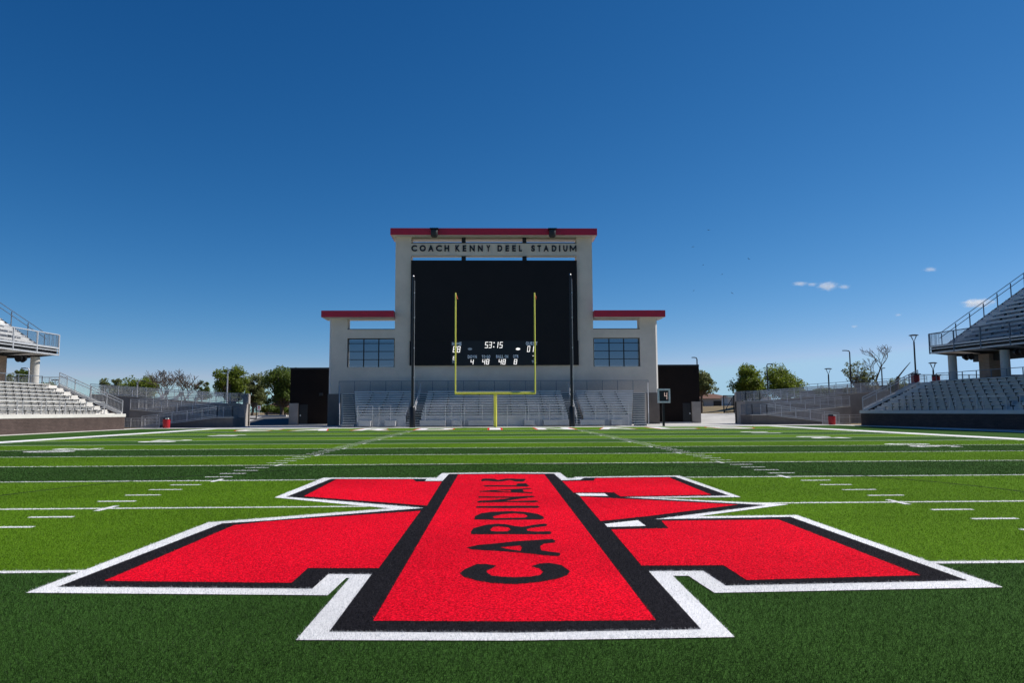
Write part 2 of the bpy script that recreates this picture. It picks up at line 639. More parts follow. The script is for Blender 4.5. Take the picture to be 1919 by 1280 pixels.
# ------------------------------------------------------------------ playing field
field = bpy.data.objects.new('playing_field', None)
C.objects.link(field)
field['kind'] = 'structure'
WLOC[field.name] = Vector((0, 0, 0))
FX, FY = 32.2, 57.6
sheet('turf_base', [(-FX, -50), (FX, -50), (FX, FY), (-FX, FY)], 0.002, 'turf_dark', field)
S5 = 5 * YD
SX = 24.384
for k in range(-8, 10):
    kk = k if k >= 0 else -k - 1
    if kk % 2 == 0:
        sheet('turf_stripe', [(-SX, k * S5), (SX, k * S5), (SX, (k + 1) * S5), (-SX, (k + 1) * S5)], 0.004, 'turf_light', field)
sheet('turf_stripe', [(-SX, 10 * S5), (SX, 10 * S5), (SX, 12 * S5), (-SX, 12 * S5)], 0.004, 'turf_light', field)
LW = 0.05
for k in range(-8, 11):
    w = LW if k < 10 else 0.10
    sheet('yard_line', [(-SX, k * S5 - w), (SX, k * S5 - w), (SX, k * S5 + w), (-SX, k * S5 + w)], 0.006, 'turf_white', field)
for s in (-1, 1):
    sheet('sideline', [(s * SX, -48), (s * (SX + 1.35), -48), (s * (SX + 1.35), 12 * S5 + 1.35), (s * SX, 12 * S5 + 1.35)], 0.006, 'turf_white', field)
sheet('end_line', [(-SX, 12 * S5), (SX, 12 * S5), (SX, 12 * S5 + 1.35), (-SX, 12 * S5 + 1.35)], 0.0065, 'turf_white', field)
sheet('coaching_box', [(SX + 1.5, -23), (SX + 3.3, -23), (SX + 3.3, 23.5), (SX + 1.5, 23.5)], 0.006, 'turf_red', field)
sheet('coaching_box', [(-SX - 1.5, -23), (-SX - 3.3, -23), (-SX - 3.3, 23.5), (-SX - 1.5, 23.5)], 0.006, 'turf_red', field)
HASH = []
for k in range(-20, 50):
    if k % 5 == 0:
        continue
    for s in (-1, 1):
        HASH.append((min(s * 6.09, s * 6.70), max(s * 6.09, s * 6.70), k * YD - LW, k * YD + LW))
for k in range(-4, 10):
    for s in (-1, 1):
        HASH.append((s * 6.1 - LW, s * 6.1 + LW, k * S5 - 0.30, k * S5 + 0.30))
for k in range(-20, 50):
    if k % 5:
        for s in (-1, 1):
            HASH.append((min(s * (SX - 0.1), s * (SX - 0.71)), max(s * (SX - 0.1), s * (SX - 0.71)), k * YD - LW, k * YD + LW))
for x0, x1, y0, y1 in HASH:
    sheet('hash_mark', [(x0, y0), (x1, y0), (x1, y1), (x0, y1)], 0.0075, 'turf_white', field)
# yard numbers: 6 ft tall, one digit on each side of the line, read from the nearer sideline
for k, t in ((2, '40'), (4, '30'), (6, '20'), (8, '10')):
    for s in (-1, 1):
        xb, xt = s * (SX - 6.4), s * (SX - 8.25)
        for i, ch in enumerate(t):
            y0 = k * S5 + (0.35 if (i == 0) == (s < 0) else -1.55)
            w = 1.2 if ch != '1' else 0.5
            mm = MB()
            if s < 0:
                flat_letter(mm, ch, lambda u, v: (xb + v * (xt - xb), y0 + w * (1 - u), 0.0075))
            else:
                flat_letter(mm, ch, lambda u, v: (xb + v * (xt - xb), y0 + w * u, 0.0075))
            mm.build('yard_number', 'turf_white', field)
# far end zone lettering: white with a red edge, seen edge-on
for i in range(9):
    ch = 'CARDINALS'[i]
    xc = -19.5 + i * 4.87
    for nm, mt, e, z in (('letter_edge', 'turf_red', 0.17, 0.0070), ('letter', 'turf_white', 0.0, 0.0085)):
        mm = MB()
        w = 2.9 if ch != 'I' else 0.9
        flat_letter(mm, ch, lambda u, v: (xc + (u - .5) * (w + 2 * e), 10 * S5 + 1.5 - e + v * (6.2 + 2 * e), z))
        mm.build('end_zone_' + nm, mt, field)
# black centre circle of the soccer markings, r = 9.15 m
m = MB()
n = 160
cv = []
for i in range(n + 1):
    a = 2 * math.pi * i / n
    cv += [(9.10 * math.cos(a), 9.10 * math.sin(a), 0.0068), (9.17 * math.cos(a), 9.17 * math.sin(a), 0.0068)]
m.add(cv, [(2 * i, 2 * i + 1, 2 * i + 3, 2 * i + 2) for i in range(n)])
m.build('centre_circle', 'turf_black', field)

# ------------------------------------------------------------------ midfield emblem (outline read off on the ground plane)
PW = [(554.5, 1202.9), (965, 1204), (1377.2, 1197.3), (1260.8, 1081.7), (1290.1, 1081.7), (1339.2, 1113.9), (1880, 1103.2), (1493.3, 967.1), (1306, 969.6),
      (1478, 946.6), (1218, 934.6), (1388.4, 933), (1272.8, 892.6), (1075, 895.3), (1081, 897.6), (1064, 898.2), (1049.6, 887.0), (940, 886.6), (828.1, 888),
      (815.6, 899.0), (818.5, 896.6), (606.3, 896.6), (514.6, 933.8), (731.1, 954.5), (390.2, 980.8), (48.8, 1113.6), (614.2, 1118.4), (648.8, 1085.7), (655.4, 1085.7)]
PB = [(616.9, 1187.5), (965, 1189.5), (1314, 1183.0), (1215.7, 1073.2), (1318, 1072.4), (1360.5, 1100.6), (1813.9, 1091), (1481.1, 970.6), (1225, 975.2),
      (1436, 948.4), (1167.9, 933.6), (1367.1, 930.6), (1264.8, 894.7), (1094.8, 896.6), (1088, 900.3), (1052.3, 901.6), (1037.7, 888.8), (940, 888.4), (841.4, 889.6),
      (829.4, 902.7), (796.2, 902.7), (800.0, 898.7), (620.9, 898.6), (537.2, 932.6), (794.9, 953.7), (500, 977.6), (416, 983.0), (108.4, 1102.8), (585, 1106.4), (615.6, 1078.6), (696.6, 1079.1)]
PWI = [[(1078.9, 926.3), (1133.3, 926.6), (1140, 931.4), (1086.8, 931.0)], [(1133.3, 984.2), (1195.7, 977.3), (1210.4, 988.2), (1138.6, 990.1)]]
PR = [[(699.3, 1167.6), (965, 1168.9), (1229, 1166.4), (1020.4, 890.6), (940, 890.2), (858.7, 890.8)],
      [(195.1, 1092.2), (546.5, 1095.8), (577, 1067.9), (709.9, 1067.9), (788.3, 959.5), (500, 979.7), (439, 986.5)],
      [(569.1, 932.0), (630.2, 899.9), (773.6, 899.9), (780.3, 904.2), (828.1, 904.2), (800.2, 949.7)],
      [(1053.6, 903.4), (1112, 902.6), (1116, 897.4), (1254.2, 896.4), (1332.6, 929), (1162.5, 932.2), (1150.6, 924.6), (1074.9, 925)],
      [(1086.8, 932.4), (1383, 947.8), (1215.7, 969.4), (1125.3, 978.9)],
      [(1145.3, 994.9), (1252.9, 992.7), (1239.6, 978.6), (1459.5, 976.2), (1724.6, 1081.5), (1399, 1090.5), (1356.5, 1062.6), (1202.4, 1063.1)]]


def Z5(l):
    return [(840 + x / 5.564, 880 + y / 5.564) for x, y in l]


LET = [  # outline, hole
    ([(120, 1100), (180, 1055), (300, 1005), (400, 1005), (500, 1022), (470, 1045), (400, 1075), (405, 1095), (450, 1125), (560, 1140), (700, 1145), (850, 1138), (960, 1120), (990, 1085), (950, 1050), (865, 1030), (950, 1000), (1050, 993), (1180, 1015), (1270, 1080), (1240, 1125), (1120, 1165), (950, 1195), (700, 1218), (450, 1205), (300, 1180), (160, 1140)], None),
    ([(190, 832), (300, 805), (520, 785), (700, 765), (900, 752), (1080, 742), (1118, 755), (1110, 778), (1000, 790), (960, 815), (970, 860), (1080, 878), (1160, 885), (1172, 905), (1150, 922), (1060, 918), (800, 890), (600, 872), (250, 852)], [(540, 828), (750, 810), (768, 830), (755, 868), (640, 850)]),
    ([(240, 690), (238, 660), (265, 625), (400, 590), (520, 580), (600, 585), (700, 605), (780, 612), (900, 590), (1010, 578), (1035, 590), (1020, 605), (860, 625), (815, 640), (830, 655), (900, 662), (1060, 660), (1078, 672), (1065, 690), (900, 692), (600, 690), (400, 692)], [(440, 640), (470, 612), (540, 608), (630, 620), (650, 640), (620, 660), (500, 662), (445, 655)]),
    ([(272, 535), (280, 500), (340, 470), (450, 455), (650, 447), (800, 455), (940, 478), (1000, 510), (995, 530), (960, 537), (500, 540)], [(465, 505), (560, 480), (700, 470), (800, 480), (830, 500), (800, 515), (600, 520), (480, 522)]),
    ([(288, 412), (300, 396), (620, 391), (930, 391), (957, 403), (930, 414), (600, 416)], None),
    ([(310, 358), (300, 347), (330, 337), (470, 331), (660, 307), (315, 305), (315, 291), (660, 294), (880, 286), (905, 297), (700, 322), (590, 342), (920, 335), (938, 346), (900, 355), (600, 352)], None),
    ([(325, 236), (500, 223), (660, 215), (860, 203), (864, 213), (778, 221), (788, 243), (882, 251), (876, 260), (700, 252), (330, 243)], [(480, 235), (650, 226), (655, 243)]),
    ([(340, 183), (400, 174), (710, 175), (718, 156), (810, 153), (845, 182), (830, 189), (400, 188)], None),
    ([(340, 124), (360, 105), (400, 103), (480, 106), (520, 118), (600, 104), (680, 103), (715, 108), (800, 105), (808, 118), (780, 136), (700, 134), (640, 120), (560, 134), (480, 135), (420, 127), (350, 132)], None)]


def G(poly):
    return [(g.x, g.y) for g in (gnd(*p) for p in poly)]


gW, gB, gWI, gR = G(PW), G(PB), [G(p) for p in PWI], [G(p) for p in PR]
gL = [(G(Z5(a)), G(Z5(b)) if b else None) for a, b in LET]
emblem = thing('midfield_emblem', 'giant red block emblem edged black and white, lettered CARDINALS, inlaid at midfield', 'emblem', (0, 0, 0))


def poly_tris(outer, hole=None):
    from mathutils.geometry import tessellate_polygon
    lists = [[Vector((x, y, 0)) for x, y in outer]]
    if hole:
        lists.append([Vector((x, y, 0)) for x, y in hole])
    t = tessellate_polygon(lists)
    pts = [p for l in lists for p in l]
    fs = []
    for a, b, c in t:
        n_ = (pts[b] - pts[a]).cross(pts[c] - pts[a]).z
        fs.append((a, b, c) if n_ > 0 else (a, c, b))
    return pts, fs


def inlay(name, outer, z, mat, hole=None):
    p, f = poly_tris(outer, hole)
    return MB().add([(q.x, q.y, z) for q in p], f).build(name, mat, emblem)


inlay('white_outline', gW, 0.009, 'turf_white')
inlay('black_outline', gB, 0.011, 'turf_black')
for p in gWI:
    inlay('white_chip', p, 0.013, 'turf_white')
for p in gR:
    inlay('red_field', p, 0.013, 'turf_red')
for a, b in gL:
    inlay('letter', a, 0.015, 'turf_black', b)


# fibres of the synthetic turf, standing in the near part of the field
def inside(x, y, poly):
    r = np.zeros(len(x), bool)
    px0, py0 = np.array(poly).T
    n_ = len(poly)
    bb = (x >= px0.min()) & (x <= px0.max()) & (y >= py0.min()) & (y <= py0.max())
    xi, yi = x[bb], y[bb]
    q = np.zeros(len(xi), bool)
    for i in range(n_):
        x0, y0 = poly[i]
        x1, y1 = poly[(i + 1) % n_]
        if y0 == y1:
            continue
        c = ((y0 > yi) != (y1 > yi)) & (xi < (x1 - x0) * (yi - y0) / (y1 - y0) + x0)
        q ^= c
    r[bb] = q
    return r


NB = 1300000
dist = 2.6 * (34 / 2.6) ** rng.random(NB)
fx = (rng.random(NB) * 2 - 1) * (0.76 * dist + 1.0) + CAMX + 0.027 * dist
fy = dist - CAMD
cls = np.zeros(NB, int)                    # 0 dark 1 light 2 red 3 black 4 white
kk = np.floor(fy / S5).astype(int)
kk = np.where(kk >= 0, kk, -kk - 1)
cls[(kk % 2 == 0) & (np.abs(fx) < SX)] = 1
rr = np.hypot(fx, fy)
cls[(rr > 9.10) & (rr < 9.17)] = 3
near = np.abs(fy - np.round(fy / S5) * S5) < LW
cls[near & (np.abs(fx) < SX)] = 4
for x0, x1, y0, y1 in HASH:
    if y0 < 24 and y1 > -9:
        cls[(fx > x0) & (fx < x1) & (fy > y0) & (fy < y1)] = 4
zb = np.zeros(NB)
inW = inside(fx, fy, gW)
cls[inW] = 4
cls[inside(fx, fy, gB)] = 3
for p in gWI:
    cls[inside(fx, fy, p)] = 4
for p in gR:
    cls[inside(fx, fy, p)] = 2
for a, b in gL:
    q = inside(fx, fy, a)
    if b:
        q &= ~inside(fx, fy, b)
    cls[q] = 3
zb[inW] = 0.004
hh = (0.007 + 0.013 * rng.random(NB)) * np.clip(1.0 + (dist - 8) / 40, 1, 1.4)
ww = 0.0020 * np.clip(dist / 5.0, 1, 4.2) * (0.7 + 0.6 * rng.random(NB))
az = rng.random(NB) * 2 * np.pi
ln = rng.random(NB) ** 0.6 * 1.2 * hh
la = rng.random(NB) * 2 * np.pi
for ci, nm in enumerate(('dark', 'light', 'red', 'black', 'white')):
    for em in (False, True):
        sel = np.nonzero((cls == ci) & (inW == em))[0]
        if not len(sel):
            continue
        n_ = len(sel)
        co = np.zeros((n_, 3, 3), np.float32)
        dx, dy = np.cos(az[sel]) * ww[sel] / 2, np.sin(az[sel]) * ww[sel] / 2
        z0 = 0.002 + zb[sel]
        co[:, 0] = np.stack([fx[sel] - dx, fy[sel] - dy, z0], 1)
        co[:, 1] = np.stack([fx[sel] + dx, fy[sel] + dy, z0], 1)
        co[:, 2] = np.stack([fx[sel] + np.cos(la[sel]) * ln[sel], fy[sel] + np.sin(la[sel]) * ln[sel], z0 + 0.007 + hh[sel]], 1)
        me = bpy.data.meshes.new('turf_fibres')
        me.vertices.add(3 * n_)
        me.vertices.foreach_set('co', co.ravel())
        me.loops.add(3 * n_)
        me.loops.foreach_set('vertex_index', np.arange(3 * n_, dtype=np.int32))
        me.polygons.add(n_)
        me.polygons.foreach_set('loop_start', np.arange(0, 3 * n_, 3, dtype=np.int32))
        me.update(calc_edges=True)
        me.materials.append(MATS['fibre_' + nm])
        o = bpy.data.objects.new('turf_fibres', me)
        C.objects.link(o)
        o.parent = emblem if em else field
        o['kind'] = 'stuff'

# ------------------------------------------------------------------ scoreboard building
YF, YB = 69.5, 70.9
bld = thing('scoreboard_building', 'grey stucco stadium building with red flat roofs and a tall central tower', 'building', (0, YF, 0))
MB().box(-17.75, 17.75, YF, YB, 0, 6.22).build('lower_wall', 'stucco', bld)
for s in (-1, 1):
    MB().box(s * 9.13, s * 10.86, YF, YB + .3, 6.22, 20.72).build('tower_pier', 'stucco', bld)
    MB().box(s * 16.0, s * 17.75, YF, YB, 6.22, 11.66).build('outer_pier', 'stucco', bld)
    MB().box(s * 10.86, s * 16.0, YF, YB, 9.45, 10.40).build('lintel', 'stucco', bld)
    MB().box(s * 10.86, s * 16.0, YF - .03, YB + .03, 10.40, 10.47).build('coping', 'black_metal', bld)
    MB().prism_z([(s * 17.75, YF), (s * 17.97, YF + .3), (s * 17.97, YB), (s * 17.75, YB)][::s], 0, 11.66).build('corner_return', 'stucco_side', bld)
    # plinth band at the foot of the wing
    MB().box(s * 16.6, s * 17.99, YF - .05, YF - .003, 0, 3.4).build('plinth', 'concrete_dark', bld)
    rf = MB().box(s * 10.88, s * 18.68, YF - .9, YB + .9, 11.66, 12.38).build('roof', 'red_metal', bld, bevel=0.02)
    rf['label'] = 'red flat roof over a side wing'
    MB().box(s * 10.9, s * 18.6, YF - .82, YB + .82, 11.63, 11.658).build('soffit', 'soffit', rf)
    # window
    wx0, wx1, wz0, wz1, wy = 10.90, 15.98, 6.25, 9.44, YF + .28
    fr = MB()
    fr.box(s * wx0, s * (wx0 + .10), wy, wy + .12, wz0, wz1).box(s * (wx1 - .10), s * wx1, wy, wy + .12, wz0, wz1)
    fr.box(s * (wx0 + .1), s * (wx1 - .1), wy, wy + .12, wz0, wz0 + .10).box(s * (wx0 + .1), s * (wx1 - .1), wy, wy + .12, wz1 - .10, wz1)
    cw = (wx1 - wx0 - .2) / 3
    for i in (1, 2):
        xm = wx0 + .1 + cw * i
        fr.box(s * (xm - .055), s * (xm + .055), wy, wy + .12, wz0 + .1, wz1 - .1)
    zr = [wz0 + .10, 7.13, 8.02, 8.90, wz1 - .10]
    for i in (1, 2, 3):
        for j in range(3):
            fr.box(s * (wx0 + .1 + cw * j + (.055 if j else 0)), s * (wx0 + .1 + cw * (j + 1) - (.055 if j < 2 else 0)), wy + .01, wy + .11, zr[i] - .035, zr[i] + .035)
    win = fr.build('window', 'black_metal', bld)
    for i in range(4):
        for j in range(3):
            MB().box(s * (wx0 + .12 + cw * j), s * (wx0 + .08 + cw * (j + 1)), wy + .05, wy + .07, zr[i] + .02, zr[i + 1] - .02).build('pane', 'glass', win)
    MB().box(s * wx0, s * wx1, YF - .06, YF + .27, wz0 - .026, wz0 + .03).build('sill', 'galvanised', win)
rf = MB().box(-11.33, 11.33, YF - 1.0, YB + 1.1, 20.72, 21.46).build('roof', 'red_metal', bld, bevel=0.02)
rf['label'] = 'long red flat roof on top of the tower'
MB().box(-11.25, 11.25, YF - .92, YB + 1.02, 20.69, 20.718).build('soffit', 'soffit', rf)
bm = MB().box(-9.13, 9.13, YF - .05, YB - .3, 18.62, 19.98).build('name_beam', 'stucco', bld)
MB().box(-9.13, 9.13, YF - .09, YB - .26, 19.98, 20.05).build('beam_cap', 'black_metal', bm)
MB().box(-9.13, 9.13, YF - .09, YF + .4, 18.57, 18.618).build('beam_foot', 'stucco_side', bm)
for s in (-1, 1):
    MB().box(s * 3.37 - .22, s * 3.37 + .22, YF + .1, YF + .5, 20.05, 20.69).build('steel_post', 'black_metal', bld)
    MB().box(s * 3.37 - .24, s * 3.37 + .24, YF + .1, YF + .5, 17.9, 18.57).build('steel_post', 'black_metal', bld)
LT = [('C', 105, 160), ('O', 185, 245), ('A', 268, 320), ('C', 342, 400), ('H', 425, 470), ('K', 530, 575), ('E', 600, 637), ('N', 668, 718), ('N', 748, 795), ('Y', 830, 868),
      ('D', 938, 985), ('E', 1015, 1050), ('E', 1080, 1115), ('L', 1145, 1175), ('S', 1265, 1300), ('T', 1325, 1360), ('A', 1385, 1435), ('D', 1465, 1510), ('I', 1535, 1548), ('U', 1577, 1618), ('M', 1640, 1705)]
for ch, a, b in LT:
    xa, xb2 = -9.13 + (750 + a / 5.186 - 770.2) * 0.05915, -9.13 + (750 + b / 5.186 - 770.2) * 0.05915
    solid_letter(MB(), ch, xa, xb2, 19.06, 19.76, YF - .13, .075).build('letter', 'letter_black', bld)

MB().box(-9.128, 9.128, YF + .004, YB, 6.222, 6.62).build('screen_ledge', 'stucco', bld)
# scoreboard
YS = 69.2
sb = thing('video_scoreboard', 'huge black video scoreboard with lit white score digits between the tower piers', 'scoreboard', (0, YS, 6.4))
MB().box(-9.12, 9.12, YS, YF - .003, 9.12, 18.02).build('video_panel', 'screen_black', sb)
MB().box(-9.12, 9.12, YF + .006, YF + .5, 6.63, 17.9).build('cabinet', 'dark_steel', sb)
for s in (-1, 1):
    MB().box(s * 4.75, s * 9.2, YS + .02, YF - .003, 6.44, 9.118).build('side_panel', 'screen_black', sb)
strip = MB().box(-4.748, 4.748, YS - .03, YF - .003, 6.42, 9.118).build('score_strip', 'strip_black', sb)


def SB(x, y):                                   # zoomed scoreboard picture -> wall coordinates
    p = at(820 + x / 9.138, 620 + y / 9.138, YS)
    return p.x, p.z


def caption(t, x0, x1, y0, y1, mat='label_blue'):
    a, zt = SB(x0, y0)
    b, z0 = SB(x1, y1)
    nn = sum(0.45 if c in ' I' else 1.0 for c in t)
    u = (b - a) / nn
    m_ = MB()
    x = a
    for c in t:
        w = u * (0.45 if c in ' I' else 1.0)
        if c != ' ':
            solid_letter(m_, c, x + .07 * u, x + w - .07 * u, z0, zt, YS - .045, .012)
        x += w
    m_.build('caption', mat, strip)


SEG = {'0': 'abcdef', '1': 'bc', '2': 'abged', '3': 'abgcd', '4': 'fgbc', '5': 'afgcd', '6': 'afgedc', '7': 'abc', '8': 'abcdefg', '9': 'abcfgd'}


def digit(ch, x0, x1, z0, z1, y, mat, parent, sl=0.12):
    w, h = x1 - x0, z1 - z0
    t = min(w * .21, h * .12)
    sh = lambda x, z: (x + (z - z0) * sl, z)
    m_ = MB()
    zm = (z0 + z1) / 2
    rects = {'a': (x0, x1, z1 - t, z1), 'd': (x0, x1, z0, z0 + t), 'g': (x0, x1, zm - t / 2, zm + t / 2),
             'f': (x0, x0 + t, zm, z1), 'b': (x1 - t, x1, zm, z1), 'e': (x0, x0 + t, z0, zm), 'c': (x1 - t, x1, z0, zm)}
    for i, g in enumerate(SEG[ch]):
        a, b, c, d = rects[g]
        k = 0.10 * t
        yy = y - 0.001 * i
        m_.prism_y([sh(a + k, c), sh(b - k, c), sh(b, c + k), sh(b, d - k), sh(b - k, d), sh(a + k, d), sh(a, d - k), sh(a, c + k)], yy, yy + .012)
    return m_.build('digit', mat, parent)


def number(t, x0, x1, y0, y1, mat='digit_lit', gap=0.22):
    a, zt = SB(x0, y0)
    b, z0 = SB(x1, y1)
    nn = len(t)
    w = (b - a) / (nn + gap * (nn - 1))
    for i, c in enumerate(t):
        xx = a + i * w * (1 + gap)
        digit(c, xx - .05, xx + w - .08, z0, zt, YS - .045, mat, strip)


caption('HOME', 245, 413, 195, 250)
number('88', 268, 395, 265, 370)
number('8', 268, 312, 435, 500)
caption('TOL', 250, 325, 515, 556)
number('53', 815, 935, 190, 295)
number('1', 985, 1045, 190, 295)
number('5', 1065, 1120, 190, 295)
for yy in (205, 275):
    a, z = SB(962, yy)
    MB().prism_y([(a + .07 * math.cos(t * math.pi / 4) + (.04 if yy < 240 else 0), z + .07 * math.sin(t * math.pi / 4)) for t in range(8)], YS - .045, YS - .033).build('colon_dot', 'digit_lit', strip)
for xx, mt in ((1378, 'digit_lit'), (555, 'digit_dim')):
    a, z = SB(xx, 312)
    MB().prism_y([(a + .24 * math.cos(t * math.pi / 8), z + .13 * math.sin(t * math.pi / 8)) for t in range(16)], YS - .045, YS - .033).build('possession_light', mt, strip)
caption('GUEST', 1508, 1715, 188, 245)
number('0', 1538, 1590, 260, 362)
number('1', 1595, 1655, 260, 362)
number('7', 1625, 1672, 425, 490)
caption('TOL', 1612, 1690, 508, 550)
caption('DOWN', 515, 676, 418, 472)
number('4', 568, 624, 493, 577)
caption('TO GO', 754, 904, 418, 472)
number('48', 768, 890, 487, 577)
caption('BALL ON', 1000, 1212, 415, 468)
number('48', 1048, 1172, 487, 577)
caption('QTR', 1290, 1390, 412, 466)
number('8', 1310, 1368, 487, 575)

# floodlights on the tower roof edge
fl = thing('roof_floodlight', 'dark drum floodlight clamped to the red roof, above the letters COACH', 'floodlight', (-6.5, 68.2, 20.6), 'drum lights on the tower roof')
x, y = -6.5, 68.05
MB().tube([(x, y, 20.62), (x, y, 20.72), (x, y, 21.3), (x, y, 21.42)], [.30, .38, .38, .34], 16).build('drum', 'dark_steel', fl, smooth=True)
MB().box(x - .46, x + .46, y - .42, y + .5, 21.46, 21.54).build('top_plate', 'black_metal', fl)
MB().box(x - .12, x + .12, y + .3, y + .44, 20.9, 21.46).build('bracket', 'galvanised', fl)
sp = MB()
for i in range(5):
    sp.beam((x - .4 + .2 * i, y, 21.54), (x - .4 + .2 * i, y, 21.70), .02)
sp.build('bird_spikes', 'black_metal', fl)
fl.location.z -= .26
copy_thing(fl, (6.35, 68.2, 20.34), 'dark drum floodlight clamped to the red roof, above the letters STADIUM')

# flanking dark brick buildings
for s, X0, X1, zt, Yb, lab in ((-1, -22.98, -17.99, 6.47, 73.0, 'dark brown brick block left of the scoreboard building'), (1, 17.99, 23.7, 6.74, 74.0, 'dark brown brick block right of the scoreboard building')):
    t = thing('brick_block', lab, 'building', ((X0 + X1) / 2, Yb, 0), 'brick blocks beside the scoreboard')
    MB().box(X0, X1, Yb, Yb + 13, 0, zt - .22).build('wall', 'brick_dark', t)
    MB().box(X0 - .05, X1, Yb - .06, Yb + 13.05, zt - .22, zt).build('parapet_cap', 'black_metal', t)
    xo = X0 if s < 0 else X1
    MB().box(xo, xo - s * 1.0, Yb - .35, Yb - .003, 0, 2.45).build('pilaster', 'concrete_grey', t)
    d = MB().box(xo - s * 1.06, xo - s * 2.0, Yb - .04, Yb - .003, .02, 2.3).build('door', 'black_metal', t)
    MB().box(xo - s * 1.16, xo - s * 1.26, Yb - .09, Yb - .041, 1.0, 1.18).build('handle', 'galvanised', d)
    lx = (X0 + X1) / 2 - s * 1.0
    MB().box(lx - .2, lx + .2, Yb - .25, Yb - .003, 3.3, 3.6).build('wall_lamp', 'dark_steel', t)
    MB().box(xo - s * 1.05, X1 if s < 0 else X0, Yb - .16, Yb - .003, 0.0, .14).build('kerb', 'concrete_pale', t)

# ------------------------------------------------------------------ end-zone bleacher
blc = thing('end_zone_bleacher', 'low aluminium bleacher below the scoreboard with four railed stairways', 'bleacher', (0, 60, 0))
NR, RD, RR, Z0, Y0 = 10, .78, .255, .86, 60.2


def outer_x(k):
    return 13.25 + .165 * k


for k in range(NR):
    yk, zk = Y0 + k * RD, Z0 + k * RR
    for s in (-1, 1):
        segs = [(8.55, 10.9), (10.92, outer_x(k))] + ([(0.01, 2.3), (2.32, 4.6), (4.62, 7.0)])
        for a, b in segs:
            MB().box(s * a, s * b, yk + .02, yk + .30, zk + .405, zk + .445).build('seat_plank', 'aluminium', blc)
            MB().box(s * a, s * b, yk + .33, yk + .35, zk + .02, zk + .19).build('riser_board', 'aluminium_dull', blc)
            MB().box(s * a, s * b, yk + .02, yk + .04, zk + .325, zk + .402).build('seat_fascia', 'aluminium', blc)
        MB().box(s * 7.0, s * outer_x(k), yk + .352, yk + .352 + RD - .03, zk + .215, zk + .255).build('foot_plank', 'aluminium_dull', blc)
        MB().box(0, s * 6.999, yk + .352, yk + .352 + RD - .03, zk + .215, zk + .255).build('foot_plank', 'aluminium_dull', blc)
brk = MB()
for k in range(NR):
    for i in range(-8, 9):
        if abs(abs(i * 1.6) - 7.8) > .75 and abs(i * 1.6) < outer_x(k):
            brk.box(i * 1.6 - .03, i * 1.6 + .03, Y0 + k * RD + .05, Y0 + k * RD + .3, Z0 + k * RR, Z0 + k * RR + .404)
brk.build('seat_bracket', 'dark_steel', blc, kind='stuff')
# front skirt and walkway
for s in (-1, 1):
    for a, b in ((0.0, 7.05), (8.5, 13.2)):
        nn = 4 if b < 8 else 3
        for i in range(nn):
            w = (b - a) / nn
            MB().box(s * (a + w * i + .01), s * (a + w * (i + 1) - .01), Y0 - .02, Y0, .04, Z0 + .24).build('skirt_panel', 'aluminium_dull', blc)
# stairways with nosings
ns = 15
for xs, fl_ in ((-7.78, 0), (7.78, 0), (-13.9, -1), (13.9, 1)):
    for k in range(ns):
        zz = .21 + k * (3.35 - .21) / (ns - 1)
        yy = Y0 - .9 + k * (NR * RD) / (ns - 1)
        ww_ = .68 if fl_ == 0 else .62
        xc = xs + fl_ * max(0, (yy - Y0)) * .165 / RD
        st = MB().box(xc - ww_, xc + ww_, yy, yy + .34, zz - .05, zz).build('stair_tread', 'aluminium', blc)
        MB().box(xc - ww_, xc + ww_, yy + .30, yy + .33, zz - .21, zz - .051).build('stair_riser', 'rail_blue', st)
    p0 = Vector((xs, Y0 - .9, .2))
    p1 = Vector((xs + fl_ * (NR * RD) * .165 / RD, Y0 - .9 + NR * RD, 3.4))
    off = Vector((.72 * (1 if fl_ > 0 else -1 if fl_ < 0 else 0.0), 0, 0))
    rl = MB()
    for h in (1.0, .55):
        rl.tube([p0 + off + Vector((0, 0, h)), p1 + off + Vector((0, 0, h))], .032, 6)
    for i in range(6):
        b = p0.lerp(p1, i / 5) + off
        rl.tube([b, b + Vector((0, 0, 1.0))], .028, 6)
    rl.build('handrail', 'galvanised', blc)
# front rail frames
for a, b in ((-13.0, -11.6), (-11.0, -9.9), (-6.6, -4.7), (-4.1, -3.2), (-2.9, -1.2), (1.2, 2.9), (3.2, 4.2), (5.2, 6.5), (9.6, 10.9), (11.3, 12.8)):
    f_ = MB()
    yy = Y0 - .5
    for h in (2.05, 1.55, .95):
        f_.tube([(a, yy, h), (b, yy, h)], .016, 6)
    for x in (a, b):
        f_.tube([(x, yy, 0), (x, yy, 2.05)], .018, 6)
    f_.build('front_rail', 'galvanised', blc)
for x, w in ((-12.3, 1.1), (-9.9, 1.0), (-5.9, 2.4), (-3.6, .9), (-1.2, 2.6), (3.3, 1.0), (5.9, 2.5), (9.3, 2.3), (11.6, 1.0)):
    MB().box(x - w / 2, x + w / 2, Y0 - .85, Y0 - .06, .1, .55).box(x - w / 2 - .03, x + w / 2 + .03, Y0 - .88, Y0 - .04, .55, .6).build('platform_box', 'aluminium_dull', blc)
# back fence of chain link
fy_, fz0, fz1, fw = Y0 + NR * RD + .45, 3.35, 4.72, 16.6
po = MB()
for i in range(21):
    x = -fw + 2 * fw * i / 20
    po.tube([(x, fy_, 0), (x, fy_, fz1)], .03, 6)
po.tube([(-fw, fy_, fz1), (fw, fy_, fz1)], .03, 6)
po.tube([(-fw, fy_, fz0), (fw, fy_, fz0)], .025, 6)
po.build('back_fence_posts', 'rail_blue', blc)


